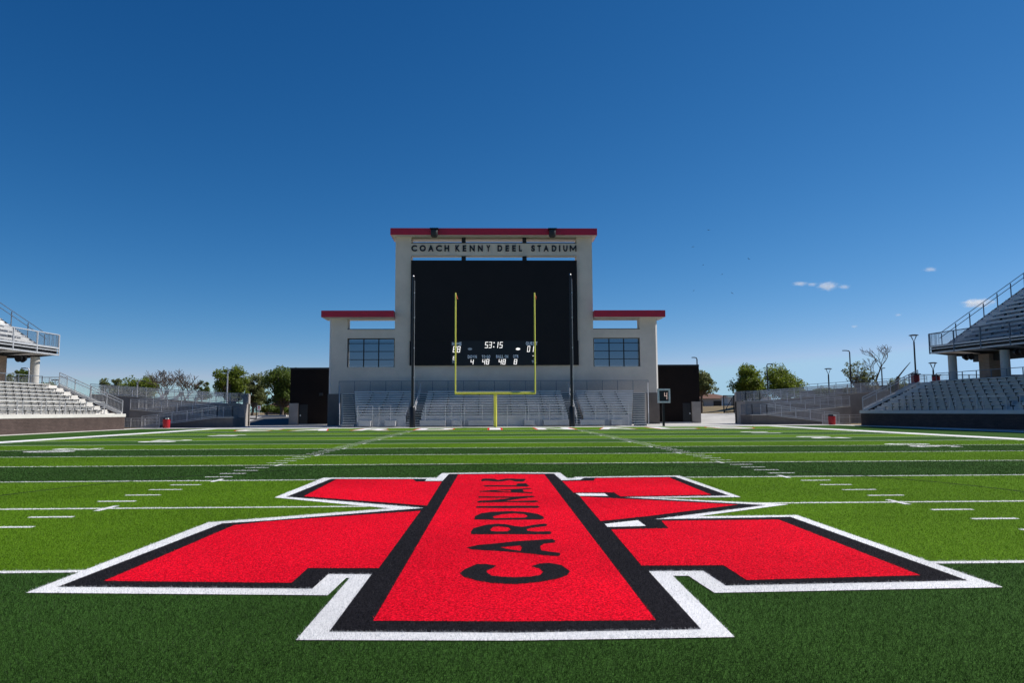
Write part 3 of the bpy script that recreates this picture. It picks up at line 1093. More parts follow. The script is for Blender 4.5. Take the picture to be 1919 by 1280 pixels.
def chain(m_, p0, p1, z0a, z0b, h, step=.085, r=.0045):
    p0, p1 = Vector(p0), Vector(p1)
    L = (p1 - p0).length
    d = (p1 - p0) / L
    n_ = int(L / step)
    for i in range(-int(h / step), n_):
        for sg in (1, -1):
            u0, u1 = i * step, i * step + h
            w0, w1 = 0, h
            if u0 < 0:
                w0, u0 = -u0, 0
            if u1 > L:
                w1, u1 = h - (u1 - L), L
            if w1 <= w0:
                continue
            if sg < 0:
                w0, w1 = h - w0, h - w1
            a, b = p0 + d * u0, p0 + d * u1
            za, zb_ = z0a + (z0b - z0a) * u0 / L, z0a + (z0b - z0a) * u1 / L
            m_.beam((a.x, a.y, za + w0), (b.x, b.y, zb_ + w1), r * 2)


cl = MB()
chain(cl, (-fw, fy_, 0), (fw, fy_, 0), fz0, fz0, fz1 - fz0, .11, .0045)
cl.build('chain_link', 'rail_blue', blc, kind='stuff')

# ------------------------------------------------------------------ goal post
gp = thing('goal_post', 'yellow football goal post with two tall uprights before the scoreboard', 'goal post', (0.03, 56.7, 0))
gc = 0.03
YG = 12 * S5
cur = [(gc, 56.75, 0.02), (gc, 56.75, 1.6)] + [(gc, 56.75 - 1.75 * (1 - math.cos(t * math.pi / 16)), 1.6 + 1.35 * math.sin(t * math.pi / 16)) for t in range(1, 9)] + [(gc, YG, 2.96)]
MB().tube(cur, .15, 16).build('gooseneck', 'yellow_paint', gp, smooth=True)
MB().tube([(gc - 3.6, YG, 3.05), (gc + 3.6, YG, 3.05)], .105, 14).build('crossbar', 'yellow_paint', gp, smooth=True)
for s in (-1, 1):
    u = MB().tube([(gc + s * 3.556, YG, 2.98), (gc + s * 3.556, YG, 12.05), (gc + s * 3.556, YG, 12.12)], [.068, .064, .03], 12).build('upright', 'yellow_paint', gp, smooth=True)
    rb = MB()
    pts = [(0, -.1), (.05, -.18), (.07, -.34), (.15 if s < 0 else .06, -.46)]
    for (a, b), (c, d) in zip(pts, pts[1:]):
        x = gc + s * 3.556 + .05
        rb.add([(x + a, YG - .02, 12.0 + b), (x + a + .04, YG + .02, 12.0 + b), (x + c + .04, YG + .02, 12.0 + d), (x + c, YG - .02, 12.0 + d)], [(0, 1, 2, 3)])
    rb.build('wind_ribbon', 'orange_cloth', u)

# net poles
for x, zt, lab in ((-7.5, 14.0, 'tall black pole with padded foot left of the goal post'), (7.02, 14.15, 'tall black pole with padded foot right of the goal post')):
    t = thing('net_pole', lab, 'pole', (x, 56.5, 0), 'poles flanking the goal post')
    MB().tube([(x, 56.5, 0), (x, 56.5, 5), (x, 56.5, zt - .1)], [.13, .115, .10], 14).build('shaft', 'pole_black', t, smooth=True)
    MB().tube([(x, 56.5, .02), (x, 56.5, 1.78), (x, 56.5, 1.92)], [.27, .25, .17], 16).build('pad', 'pole_black', t, smooth=True)
    MB().tube([(x, 56.5, zt - .1), (x, 56.5, zt)], [.10, .05], 12).build('cap', 'galvanised', t, smooth=True)
    r_ = MB().tube([(x + .16, 56.42, 1.9), (x + .14, 56.42, zt - .5)], .012, 5)
    for zz in (4.5, 7.2, 10.0, 12.3):
        r_.box(x + .09, x + .17, 56.38, 56.46, zz, zz + .12)
    r_.build('halyard', 'galvanised', t)

# play clock
pc = thing('play_clock', 'grey framed play clock on a black post showing 4', 'clock', (15.65, 57.4, 0))
MB().box(15.56, 15.76, 57.45, 57.6, 0, 3.2).build('post', 'pole_black', pc)
MB().box(15.12, 16.30, 57.38, 57.55, 2.15, 3.47).build('case', 'galvanised', pc)
fr = MB().box(15.12, 16.30, 57.33, 57.378, 3.30, 3.47).box(15.12, 16.30, 57.33, 57.378, 2.15, 2.32).box(15.12, 15.28, 57.33, 57.378, 2.321, 3.299).box(16.14, 16.30, 57.33, 57.378, 2.321, 3.299)
fr.build('frame', 'galvanised', pc, bevel=.01)
scn = MB().box(15.281, 16.139, 57.36, 57.377, 2.321, 3.299).build('screen', 'strip_black', pc)
digit('4', 15.72, 16.0, 2.48, 3.12, 57.34, 'digit_orange', scn, 0.03)


# ------------------------------------------------------------------ trash cans
def trash(p, lab, h=1.02, r=.33, mat='can_red', scale=1.0):
    x, y, z = p
    t = thing('trash_can', lab, 'trash can', (x, y, z))
    MB().tube([(x, y, z), (x, y, z + .04), (x, y, z + h * .45), (x, y, z + h * .8)], [r * .86, r * .95, r, r], 20).build('body', mat, t, smooth=True)
    b = MB()
    for i in range(3):
        zz = z + h * (.16 + .22 * i)
        b.tube([(x, y, zz), (x, y, zz + .03)], r * 1.025, 20)
    b.build('hoop', mat, t, smooth=True)
    lid = MB().tube([(x, y, z + h * .8), (x, y, z + h * .93), (x, y, z + h), ], [r * 1.04, r * .98, r * .55], 20).build('lid', 'can_lid', t, smooth=True)
    MB().box(x + .02, x + r * .9, y - r * 1.06, y - r * .5, z + h * .85, z + h * .93).build('flap', 'white_paint', lid)
    return t


trash((-31.2, 60.4, 0), 'red trash can with black lid beside the left ramp wall')
trash((32.6, 60.0, 0), 'red trash can with black lid beside the right ramp rail')


# ------------------------------------------------------------------ side grandstands
def balusters(m_, p, q, h, step=.13, w=.016, z0=.1):
    p, q = Vector(p), Vector(q)
    n_ = max(1, int((q - p).length / step))
    for i in range(1, n_):
        b = p.lerp(q, i / n_)
        m_.beam(b + Vector((0, 0, z0)), b + Vector((0, 0, h)), w)


def railing(parent, p, q, h, mat, post=1.8, bal=True, r=.026, name='railing', bars=None):
    """posts and rails as one part, the thin bars as a sub-part"""
    p, q = Vector(p), Vector(q)
    m_ = MB()
    for hh_ in (bars or (h, .1)):
        m_.beam(p + Vector((0, 0, hh_)), q + Vector((0, 0, hh_)), r * 2)
    n_ = max(1, round((q - p).length / post))
    for i in range(n_ + 1):
        b = p.lerp(q, i / n_)
        m_.beam(b, b + Vector((0, 0, h)), r * 2.2)
    o = m_.build(name, mat, parent)
    if bal:
        m_ = MB()
        balusters(m_, p, q, h)
        sub = o if not (parent and parent.parent) else parent
        m_.build('baluster', mat, sub, kind='stuff')
    return o


YE, YN = 55.5, 14.0            # far and near end of the stands
for s, off, side in ((-1, 0.0, 'left'), (1, 0.45, 'right')):
    X = lambda a: s * (a + off)
    sunny = 'sunlit' if s < 0 else 'shaded'
    st = thing('lower_grandstand', f'{sunny} lower grandstand of white benches behind the {side} sideline', 'grandstand', (X(33), YE, 0), 'lower grandstands')
    SPLAY = R(-1.0) if s < 0 else R(7.0)
    PIV = Vector((X(33), YE, 0))
    splayed = [st]
    MB().box(X(32.75), X(33.1), YN, YE, 0, 1.10).build('front_wall', 'brick_taupe', st)
    MB().box(X(32.72), X(33.4), YN, YE + .12, 1.103, 1.38).build('wall_cap', 'concrete_white', st, bevel=.02)
    MB().box(X(33.1), X(38.5), YE - .25, YE, 0, 1.10).build('end_wall', 'brick_taupe', st)
    MB().box(X(32.3), X(32.74), YN, YE + .3, 0, .03).build('wall_footing', 'concrete_pale', st)
    NRr, rd, rz = 8, .66, .315
    for k in range(NRr):
        xa, zk = 33.1 + k * rd, 1.28 + k * rz
        MB().box(X(xa + .3), X(xa + .3 + rd), YN, YE - .02, zk - .3, zk + .005 if k else zk + .082).build('tread', 'concrete_white', st)
        yb = YN
        cuts = [YN, 22.0, 23.2, 30.5, 31.7, 39.0, 40.2, 46.4, 46.42, 53.2]
        for a, b in ((0, 1), (2, 3), (4, 5), (6, 7), (8, 9)):
            MB().box(X(xa + .34), X(xa + .62), cuts[a], cuts[b], zk + .405, zk + .45).build('bench', 'bench_white', st)
            MB().box(X(xa + .62), X(xa + .645), cuts[a], cuts[b], zk + .17, zk + .40).build('bench_back_board', 'bench_white', st)
        # steps of the end aisle
        MB().box(X(xa + .3), X(xa + .62), 53.45, 55.0, zk + .006, zk + .16).build('aisle_step', 'concrete_white', st)
    br = MB()
    for k in range(NRr):
        xa, zk = 33.1 + k * rd, 1.28 + k * rz
        y = YN + .4
        while y < 53.2:
            br.box(X(xa + .44), X(xa + .48), y, y + .05, zk + .02, zk + .404)
            br.box(X(xa + .36), X(xa + .60), y + .01, y + .04, zk + .345, zk + .404)
            y += .92
    br.build('bench_bracket', 'dark_steel', st, kind='stuff')
    # sloping kerb and rail along the far end
    za, zb2 = 1.40, 1.40 + NRr * rz
    xa, xb3 = X(33.0), X(33.1 + NRr * rd + .3)
    ang = MB()
    ang.prism_y([(xa, za - .15), (xb3, zb2 - .15), (xb3, zb2 + .1), (xa, za + .1)][::s], YE - .16, YE + .06)
    ang.build('end_kerb', 'concrete_white', st)
    ang = MB()
    ang.prism_y([(xa, 1.105), (xb3, 1.105), (xb3, zb2 - .152), (xa, za - .152)][::s], YE - .14, YE + .03)
    ang.build('end_infill', 'brick_taupe', st)
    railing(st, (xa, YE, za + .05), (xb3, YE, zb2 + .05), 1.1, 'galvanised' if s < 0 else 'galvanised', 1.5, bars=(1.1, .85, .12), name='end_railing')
    for a, b, hh_ in ((36.6, 38.3, 1.0), (39.5, 41.6, 1.0), (42.2, 44.3, 1.0), (44.9, 46.6, 1.0), (47.3, 49.4, 1.0), (50.2, 53.0, 1.0)):
        fr = MB()
        for y in (a, b):
            fr.beam((X(33.25), y, 1.38), (X(33.25), y, 1.38 + hh_), .045)
        fr.beam((X(33.25), a, 1.38 + hh_), (X(33.25), b, 1.38 + hh_), .045)
        fr.beam((X(33.25), a, 1.38 + hh_ * .5), (X(33.25), b, 1.38 + hh_ * .5), .035)
        fr.build('front_rail', 'galvanised', st)
    # concourse behind
    cc = thing('concourse', f'raised concrete concourse behind the {side} lower grandstand', 'concourse', (X(33), YE, 0), 'raised concourses')
    splayed.append(cc)
    xc0, xc1 = X(38.72), X(53)
    MB().box(xc0, xc1, YN, 57.0, 3.42, 3.72).build('floor_slab', 'concrete_pale', cc)
    MB().box(X(38.66), X(38.718), YN, 55.8, 3.5, 3.9).build('slab_edge', 'concrete_white', cc)
    MB().box(X(39.0), xc1, 56.2, 56.6, 0, 3.418).build('end_wall', 'brick_taupe' if s > 0 else 'concrete_grey', cc)
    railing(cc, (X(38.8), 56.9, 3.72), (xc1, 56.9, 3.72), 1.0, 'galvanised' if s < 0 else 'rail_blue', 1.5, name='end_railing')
    railing(cc, (X(38.9), 53.4, 3.9), (X(38.9), YN, 3.9), .75, 'rail_blue', 1.6, bal=False, name='row_railing')
    if s > 0:
        f_ = MB()
        for i in range(18):
            y = 56.5 - i * 2.2
            f_.box(X(51.0), X(51.12), y, y + .12, 3.72, 6.3)
        for zz in (3.9, 5.1, 6.1):
            f_.box(X(51.02), X(51.1), 18, 56.5, zz, zz + .06)
        fo = f_.build('picket_fence', 'pole_black', cc)
        f_ = MB()
        y = 18.0
        while y < 56.5:
            f_.box(X(51.05), X(51.08), y, y + .025, 3.8, 6.25)
            y += .15
        f_.build('picket', 'pole_black', fo, kind='stuff')
        for y, lab in ((53.0, 'dark picnic table on the right concourse, nearer the brick pier'), (49.6, 'dark picnic table on the right concourse, nearer the photo edge')):
            pt = thing('picnic_table', lab, 'table', (X(47), y, 3.72), 'picnic tables on the concourse')
            splayed.append(pt)
            x = X(47)
            MB().box(x - .8, x + .8, y - .4, y + .4, 4.44, 4.49).build('tabletop', 'dark_steel', pt)
            for q in (-1, 1):
                MB().box(x - .8 + .0, x + .8, y + q * .75 - .14, y + q * .75 + .14, 4.14, 4.18).build('seat', 'dark_steel', pt)
                MB().beam((x + q * .5, y - .75, 4.12), (x + q * .5, y + .75, 4.12), .05).beam((x + q * .5, y, 3.72), (x + q * .5, y, 4.44), .07).build('leg', 'dark_steel', pt)
    # upper deck
    uo = 0.0 if s < 0 else 1.15
    U = lambda a: s * (a + off + uo)
    ud = thing('upper_deck', f'{sunny} cantilevered upper deck of stepped benches on the {side} side', 'grandstand', (X(33), YE, 0), 'upper decks')
    splayed.append(ud)
    YU = 55.5
    MB().box(U(39.0), U(41.2), YN, YU, 7.22, 7.34).build('walkway_floor', 'aluminium_dull', ud)
    for z0_, z1_ in ((7.16, 7.30), (6.95, 7.03), (6.58, 6.70)):
        MB().box(U(38.86), U(38.98), YN, YU + .06, z0_, z1_).build('fascia_rail', 'galvanised', ud)
        MB().box(U(38.98), U(41.0), YU - .02, YU + .06, z0_, z1_).build('end_fascia_rail', 'galvanised', ud)
    MB().box(U(39.15), U(39.2), YN, YU - .1, 6.72, 7.2).build('fascia_board', 'dark_steel', ud)
    MB().box(U(39.0), U(50.0), YU - .14, YU - .05, 6.72, 7.14).build('end_board', 'dark_steel', ud)
    y = YU - .1
    while y > YN:
        MB().prism_y([(U(38.99), 6.60), (U(51), 6.60), (U(51), 6.35), (U(41.5), 6.35)][::-s], y - .2, y - .02).build('cantilever_beam', 'dark_steel', ud)
        y -= 3.1
    MB().box(U(39.25), U(52), YN, YU - .3, 6.60, 6.66).build('soffit', 'aluminium_dull', ud)
    fp = MB()
    y = YU
    while y > YN:
        fp.box(U(38.84), U(38.93), y - .05, y + .05, 6.56, 8.45)
        y -= 3.1
    fp.box(U(38.86), U(38.93), YN, YU, 8.40, 8.47)
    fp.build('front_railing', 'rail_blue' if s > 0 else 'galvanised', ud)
    fb = MB()
    balusters(fb, (U(38.9), YN, 7.3), (U(38.9), YU, 7.3), 1.1, .12, .018, 0)
    balusters(fb, (U(38.9), YU, 7.3), (U(40.0), YU, 7.3), 1.1, .12, .018, 0)
    fb.build('baluster', 'rail_blue', ud, kind='stuff')
    er = MB()
    er.beam((U(38.9), YU, 8.43), (U(40.0), YU, 8.5), .06)
    nrow = 26 if s > 0 else 12
    urd, urz = .76, (.515 if s < 0 else .49)
    xl, zl = 40.2 + nrow * urd, 7.3 + nrow * urz
    for hh_ in (1.15, .72):
        er.beam((U(40.0), YU, 7.35 + hh_), (U(xl), YU, zl + hh_ + .05), .05)
    for i in range(0, nrow + 1, 2):
        xx = 40.2 + urd * i
        er.beam((U(xx), YU, 7.1 + urz * i), (U(xx), YU, 7.35 + urz * i + 1.15), .07)
    er.build('end_railing', 'rail_blue', ud)
    for k in range(nrow):
        xa, zk = 40.2 + k * urd, 7.35 + k * urz
        MB().box(U(xa), U(xa + urd + .02), YN, YU - .1, zk - .06, zk).build('tread', 'aluminium_dull', ud)
        MB().box(U(xa - .02), U(xa - .001), YN, YU - .12, zk - urz + .01, zk - .062).build('riser', 'aluminium_dull', ud)
        cuts = [(YN, 26), (27.2, 37), (38.2, 46.5), (47.6, 54.0)]
        for a, b in cuts:
            MB().box(U(xa + .3), U(xa + .58), a, b, zk + .41, zk + .45).build('bench', 'bench_white', ud)
            MB().box(U(xa + .3), U(xa + .325), a, b, zk + .27, zk + .408).build('bench_fascia', 'bench_white', ud)
        MB().box(U(xa - .32), U(xa - .003), 54.1, YU - .2, zk - urz + .012, zk - urz * .5).build('aisle_step', 'bench_white', ud)
    bk = MB()
    for k in range(nrow):
        xa, zk = 40.2 + k * urd, 7.35 + k * urz
        y = YN + .5 + .3 * (k % 2)
        while y < 54:
            bk.box(U(xa + .34), U(xa + .56), y, y + .08, zk, zk + .40)
            y += 1.8
    bk.build('bench_bracket', 'dark_steel', ud, kind='stuff')
    if s > 0:                                  # unseen box added behind the deck to shade the lower seats
        pb = MB().box(U(57.6), U(62.4), YN, 56.8, 20.2, 27.2).build('added_shade_box', 'stucco', ud)
        for i_ in range(9):
            MB().box(U(57.5), U(57.597), 16 + i_ * 4.4, 19.8 + i_ * 4.4, 22.0, 24.6).build('shade_box_window', 'glass', pb)
        MB().box(U(56.6), U(62.8), YN - .3, 57.2, 27.2, 27.7).build('shade_box_roof', 'red_metal', pb)
    # stringer that carries the rows at the far end
    MB().prism_y([(U(40.2), 7.05), (U(40.2), 7.25), (U(xl), zl), (U(xl), zl - .5), (U(53 if s > 0 else 49), 6.7)][::-s], YU - .11, YU - .06).build('stringer', 'dark_steel', ud)
    if s < 0:
        MB().box(U(43.85), U(47), 50.5, 54.6, 9.0, 10.75).build('stair_enclosure', 'white_paint', ud, label='white block at the top of the rows')
    for y in (54.2, 48.2, 39.2, 30.2, 21.2):
        if s < 0 and y == 48.2:
            continue
        xx = U(40.1)
        MB().tube([(xx, y, 3.72), (xx, y, 6.36)], .36, 24).build('column', 'concrete_pale', ud, smooth=True)
    for y in (51.8, 33.8):
        MB().box(U(41.75), U(43.0), y, y + 1.2, 3.725, 6.345).build('pier', 'brick_tan', ud)
    if s > 0:
        MB().box(U(42.2), U(42.6), YN, 54.2, 5.75, 6.34).build('girder', 'dark_steel', ud)
    # loudspeakers under the deck
    for j, y in enumerate((52.2, 46.6)):
        lb = f'black loudspeaker pair hung under the {side} upper deck, ' + ('nearer its far end' if j == 0 else 'nearer the photo edge')
        ls = thing('loudspeaker', lb, 'loudspeaker', (U(40.0), y, 6.3), 'loudspeakers under the decks')
        splayed.append(ls)
        for d in (-.28, .28):
            MB().tube([(U(40.0) , y + d - .18, 6.05), (U(40.0), y + d + .18, 6.12)], [.30, .20], 14).build('horn', 'pole_black', ls, smooth=True)
        MB().box(U(40.0) - .05, U(40.0) + .05, y - .5, y + .5, 6.28, 6.345).build('bracket', 'dark_steel', ls)
    for o_ in splayed:                       # the stand fronts open out a little towards the middle of the field
        o_.location = PIV + Matrix.Rotation(SPLAY, 3, 'Z') @ (Vector(o_.location) - PIV)
        o_.rotation_euler.z = SPLAY
trash((38.95, 57.6 - 1.2, 3.72), 'dark red bin at the top of the right end stairs', 1.1, .36, 'bin_red')
trash((40.9, 56.4, 3.72), 'dark red bin beside the disc lamp on the right concourse', .95, .34, 'bin_red')

# ------------------------------------------------------------------ switchback ramps
for s, side in ((-1, 'left'), (1, 'right')):
    rp = thing('switchback_ramp', f'concrete switchback ramp with grey railings beside the {side} grandstand', 'ramp', (s * 30, 65, 0), 'switchback ramps')
    xi, xo = 25.7, 34.6
    runs = [(62.6, 64.2, xo, 0.02, xi + 1.6, .93), (64.35, 65.95, xi + 1.6, .93, xo + 2, 1.75), (66.1, 67.7, xo + 2, 1.75, xi + 2.2, 2.35), (67.85, 69.4, xi + 2.2, 2.35, 42.5, 3.42)]
    for i, (ya, yb, a, za, b, zb2) in enumerate(runs):
        xa, xb3 = s * a, s * b
        poly = [(xa, -.02), (xb3, -.02), (xb3, zb2), (xa, za)]
        lo = sorted(poly)
        pol = [(min(xa, xb3), -.02), (max(xa, xb3), -.02), (max(xa, xb3), zb2 if xb3 > xa else za), (min(xa, xb3), za if xb3 > xa else zb2)]
        MB().prism_y(pol, ya, ya + .25).build('ramp_wall', 'concrete_dark' if i == 0 else 'concrete_grey', rp)
        MB().prism_y(pol, ya + .26, yb).build('ramp_slab', 'concrete_grey', rp)
        cp_ = MB()
        cp_.beam((xa, ya + .12, za + .04), (xb3, ya + .12, zb2 + .04), .32, .07)
        cp_.build('wall_coping', 'concrete_pale', rp)
        railing(rp, (xa, ya + .12, za + .08), (xb3, ya + .12, zb2 + .08), 1.02, 'galvanised', 1.5, bars=(1.02, .80, .1))
        # flat landing at the inner end
        if i in (0, 2):
            z_ = zb2
            MB().box(s * (xi - (.0 if i == 0 else -.6)), xb3 - s * .003, ya, yb + 1.75, -.02, z_).build('landing', 'concrete_dark' if i == 0 else 'concrete_grey', rp)
            MB().box(s * (xi - .04 - (.0 if i == 0 else -.6)), xb3, ya - .04, ya + .28, z_ + .003, z_ + .08).build('landing_coping', 'concrete_pale', rp)
            railing(rp, (xb3, ya + .12, z_ + .08), (s * (xi + (.1 if i == 0 else .7)), ya + .12, z_ + .08), 1.02, 'rail_blue', 1.5, bars=(1.02, .80, .1))
            railing(rp, (s * (xi + (.1 if i == 0 else .7)), ya + .12, z_ + .08), (s * (xi + (.1 if i == 0 else .7)), yb + 1.7, z_ + .08), 1.02, 'rail_blue', 1.5, bars=(1.02, .80, .1))
    # back guard fence with mesh
    gf = MB()
    chain(gf, (s * 27.0, 69.5, 0), (s * 42.5, 69.5, 0), 2.5, 3.45, 1.0, .11, .006)
    gf.build('chain_link', 'galvanised', rp, kind='stuff')
    MB().box(s * 26.3, s * 26.9, 69.0, 69.6, 0, 3.4).build('end_pier', 'concrete_grey', rp)

# small rails by the trash cans
for s, side in ((-1, 'left'), (1, 'right')):
    hr = thing('hand_rail', f'low grey hand rail leading to the {side} ramp foot', 'railing', (s * 33, 61, 0), 'low hand rails')
    railing(hr, (s * 32.4, 61.6, .0), (s * 36.5, 61.6, .0), .95, 'galvanised', 1.4, bars=(.95, .7, .12), name='rail')

# white slanting boards on the left ramp
for px, lab in ((302, 'white slanted board with dark pad on the left ramp, nearer the grandstand'), (329, 'white slanted board with dark pad on the left ramp, nearer the gate')):
    p = at(px, 749 if px < 310 else 751, 70.2)
    t = thing('slanted_board', lab, 'board', (p.x, 70.2, p.z - .3), 'white slanted boards')
    MB().beam((p.x - .2, 70.2, p.z), (p.x + .42, 70.2, p.z + .62), .3, .10, (0, 1, 0)).build('board', 'white_paint', t)
    MB().beam((p.x + .25, 70.2, p.z - .3), (p.x + .25, 70.2, p.z + .40), .08).beam((p.x - .15, 70.2, p.z - .3), (p.x - .15, 70.2, p.z + .02), .08).build('leg', 'white_paint', t)
    MB().box(p.x + .40, p.x + .72, 70.05, 70.35, p.z + .52, p.z + .95).build('pad', 'pole_black', t)


# ------------------------------------------------------------------ gates, sign, kerbs
def gate(name, x0, x1, y, zb, zt, lab, panels=1):
    t = thing(name, lab, 'gate', ((x0 + x1) / 2, y, zb), 'black steel gates')
    f_ = MB()
    w = (x1 - x0) / panels
    for i in range(panels):
        a, b = x0 + i * w, x0 + (i + 1) * w
        for x in (a + .05, b - .05):
            f_.box(x - .06, x + .06, y - .04, y + .04, zb + .05, zt)
        f_.box(a + .11, b - .11, y - .04, y + .04, zt - .12, zt)
        f_.box(a + .11, b - .11, y - .04, y + .04, zb + .1, zb + .24)
        f_.box(a + .11, b - .11, y - .03, y + .03, (zb + zt) / 2 - .04, (zb + zt) / 2 + .04)
        f_.beam((a + .1, y, zb + .2), (b - .1, y, zt - .1), .07)
    f_.build('frame', 'pole_black', t)
    n_ = int((x1 - x0) / .14)
    for i in range(n_):
        x = x0 + (i + .5) * (x1 - x0) / n_
        MB().box(x - .013, x + .013, y + .05, y + .075, zb + .12, zt - .02).build('picket', 'pole_black', t)
    return t


pL, pL2 = at(456, 755, 84), at(481, 787, 84)
gate('gate', pL.x, pL2.x, 84, pL2.z, pL.z, 'black steel gate standing open by the warning sign')
pR, pR2 = at(1355, 741, 88), at(1397, 775, 88)
gate('gate', pR.x, pR2.x, 88, pR2.z, pR.z, 'black two-leaf sliding gate beside the right ramp', 2)
# gate pier with white edge
p0, p1 = at(451, 757, 76), at(463, 797, 76)
t = thing('gate_pier', 'dark gate pier with white cap and white edge pipe left of the gateway', 'pier', (p0.x, 76, 0))
MB().box(p0.x + .12, p1.x, 76, 76.6, 0, p0.z - .25).build('pier', 'brick_dark', t)
MB().box(p0.x - .02, p0.x + .45, 75.95, 76.65, p0.z - .25, p0.z).build('cap', 'white_paint', t)
MB().beam((p0.x + .05, 75.97, 0.0), (p0.x + .05, 75.97, p0.z - .25), .1).build('edge_pipe', 'white_paint', t)
# sign
p0, p1 = at(482, 760, 90), at(488.5, 769, 90)
ss = thing('warning_sign', 'small white sign with red marks on a post by the gate', 'sign', ((p0.x + p1.x) / 2, 90, hgt(p0.x, 90)))
xm = (p0.x + p1.x) / 2
MB().beam((xm, 90.05, hgt(xm, 90) - .03), (xm, 90.05, p1.z), .07).build('post', 'galvanised', ss)
pl = MB().box(p0.x, p1.x, 90.0, 90.03, p1.z, p0.z).build('plate', 'white_paint', ss)
zc = (p0.z + p1.z) / 2
MB().prism_y([(xm + .12 * math.cos(t_ * math.pi / 5), zc + .12 + .10 * math.sin(t_ * math.pi / 5)) for t_ in range(10)], 89.985, 89.999).build('red_disc', 'sign_red', pl)
MB().box(xm - .15, xm + .15, 89.985, 89.999, zc - .14, zc - .04).build('red_band', 'sign_red', pl)
# kerbs beyond the left gateway
ka, kb = at(482, 788, 87), at(536, 787, 87)
k_ = MB().box(ka.x, kb.x, 87, 87.3, hgt(ka.x, 87) - .05, hgt(ka.x, 87) + .22).build('kerb', 'concrete_white', kind='structure')
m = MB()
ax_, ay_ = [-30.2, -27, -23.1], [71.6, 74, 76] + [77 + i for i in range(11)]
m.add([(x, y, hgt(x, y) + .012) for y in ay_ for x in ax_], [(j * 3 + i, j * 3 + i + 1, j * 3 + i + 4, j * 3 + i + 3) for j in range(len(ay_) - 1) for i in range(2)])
m.build('gateway_sheet', 'asphalt', kind='structure')  # dark sheet in the road material, laid over the gateway pavement
m = MB()
m.box(-46, -20, 96, 101, .99, 1.004)
m.build('road', 'asphalt', kind='structure')
m = MB()
ys = [94, 96, 98, 100]
m.box(24, 120, 118, 126, hgt(60, 120) - .1 if False else 1.0, 1.01)
m.build('road', 'asphalt', kind='structure')

# ------------------------------------------------------------------ far houses
pa, pb = at(1312, 738, 150), at(1366, 757, 150)
h = thing('far_house', 'low far house with brown roof seen past the right gate', 'house', ((pa.x + pb.x) / 2, 150, 1))
x0, x1 = pa.x - 6, pb.x + 1.0
zt = at(1340, 747, 150).z
MB().box(x0, x1, 150, 158, .9, zt).build('wall', 'house_wall', h)
zr_ = at(1340, 737.5, 150).z
MB().add([(x0 - .6, 149.4, zt), (x1 + .6, 149.4, zt), (x1 + .6, 158.6, zt), (x0 - .6, 158.6, zt), (x0 + 3, 154, zr_), (x1 - 3, 154, zr_)], [(0, 1, 5, 4), (1, 2, 5), (2, 3, 4, 5), (3, 0, 4), (0, 3, 2, 1)]).build('roof', 'roof_brown', h)
xg0, xg1 = at(1337, 750, 150).x, at(1362, 750, 150).x
MB().box(xg0, xg1, 149.9, 149.998, 1.0, zt - .5).build('garage_opening', 'dark_steel', h)  # dark panel painted in for the shaded garage opening
MB().box(xg0 - 3.6, xg0 - 2.2, 149.93, 149.998, 2.0, zt - .6).build('window', 'glass', h)
pa, pb = at(1363, 745, 142), at(1392, 756, 142)
sh = thing('storage_shed', 'white flat-roofed shed behind the right gate', 'shed', ((pa.x + pb.x) / 2, 142, 1))
MB().box(pa.x, pb.x + 6, 142, 146, 1, pa.z).build('wall', 'white_paint', sh)
MB().box(pa.x - .2, pb.x + 6.2, 141.8, 146.2, pa.z, pa.z + .15).build('roof', 'aluminium_dull', sh)
MB().box(pa.x + .8, pa.x + 1.8, 141.95, 141.998, 1, pa.z - .3).build('door', 'concrete_grey', sh)
pa, pb = at(496, 763, 150), at(560, 779, 150)
h = thing('far_house', 'pinkish brick house glimpsed under the trees past the left gateway', 'house', ((pa.x + pb.x) / 2, 150, 1))
MB().box(pa.x, pb.x, 150, 158, .9, pa.z - .2).build('wall', 'house_brick', h)
MB().add([(pa.x - .6, 149.4, pa.z - .2), (pb.x + .6, 149.4, pa.z - .2), (pb.x + .6, 158.6, pa.z - .2), (pa.x - .6, 158.6, pa.z - .2), (pa.x + 2, 154, pa.z + 1.4), (pb.x - 2, 154, pa.z + 1.4)], [(0, 1, 5, 4), (1, 2, 5), (2, 3, 4, 5), (3, 0, 4), (0, 3, 2, 1)]).build('roof', 'roof_brown', h)
for i in range(3):
    x = pa.x + 1.0 + i * 1.9
    MB().box(x, x + .8, 149.92, 149.998, 1.5, 2.4).build('window', 'white_paint', h)
# retaining wall on the right bank
pa, pb = at(1500, 739, 93), at(1740, 742, 93)
za, zb2 = at(1500, 733, 93).z, at(1740, 716, 93).z
rw = thing('retaining_wall', 'pale concrete retaining wall with a thin rail along the right bank', 'wall', (pa.x, 93, 1))
MB().prism_y([(pa.x, .9), (pb.x, .9), (pb.x, zb2), (pa.x, za)], 93, 93.4).build('wall', 'concrete_grey', rw)
railing(rw, (pa.x, 93.2, za), (pb.x, 93.2, zb2), .85, 'rail_blue', 2.6, bal=False, name='rail', bars=(.85, .5))


# ------------------------------------------------------------------ lamp posts
def gooseneck_lamp(px, pyt, Y, arm, lab, zb=None):
    p = at(px, pyt, Y)
    zb = hgt(p.x, Y) - .03 if zb is None else zb
    t = thing('street_lamp', lab, 'lamp post', (p.x, Y, zb), 'street lamps')
    MB().tube([(p.x, Y, zb), (p.x, Y, p.z - .25), (p.x + arm * .1, Y, p.z - .05), (p.x + arm * .5, Y, p.z)], [.11, .08, .07, .06], 8).build('pole', 'dark_steel' if px > 1000 else 'galvanised', t, smooth=True)
    MB().box(p.x + arm * .4, p.x + arm * .95, Y - .13, Y + .16, p.z - .05, p.z + .05).build('head', 'dark_steel', t, bevel=.02)
    return t


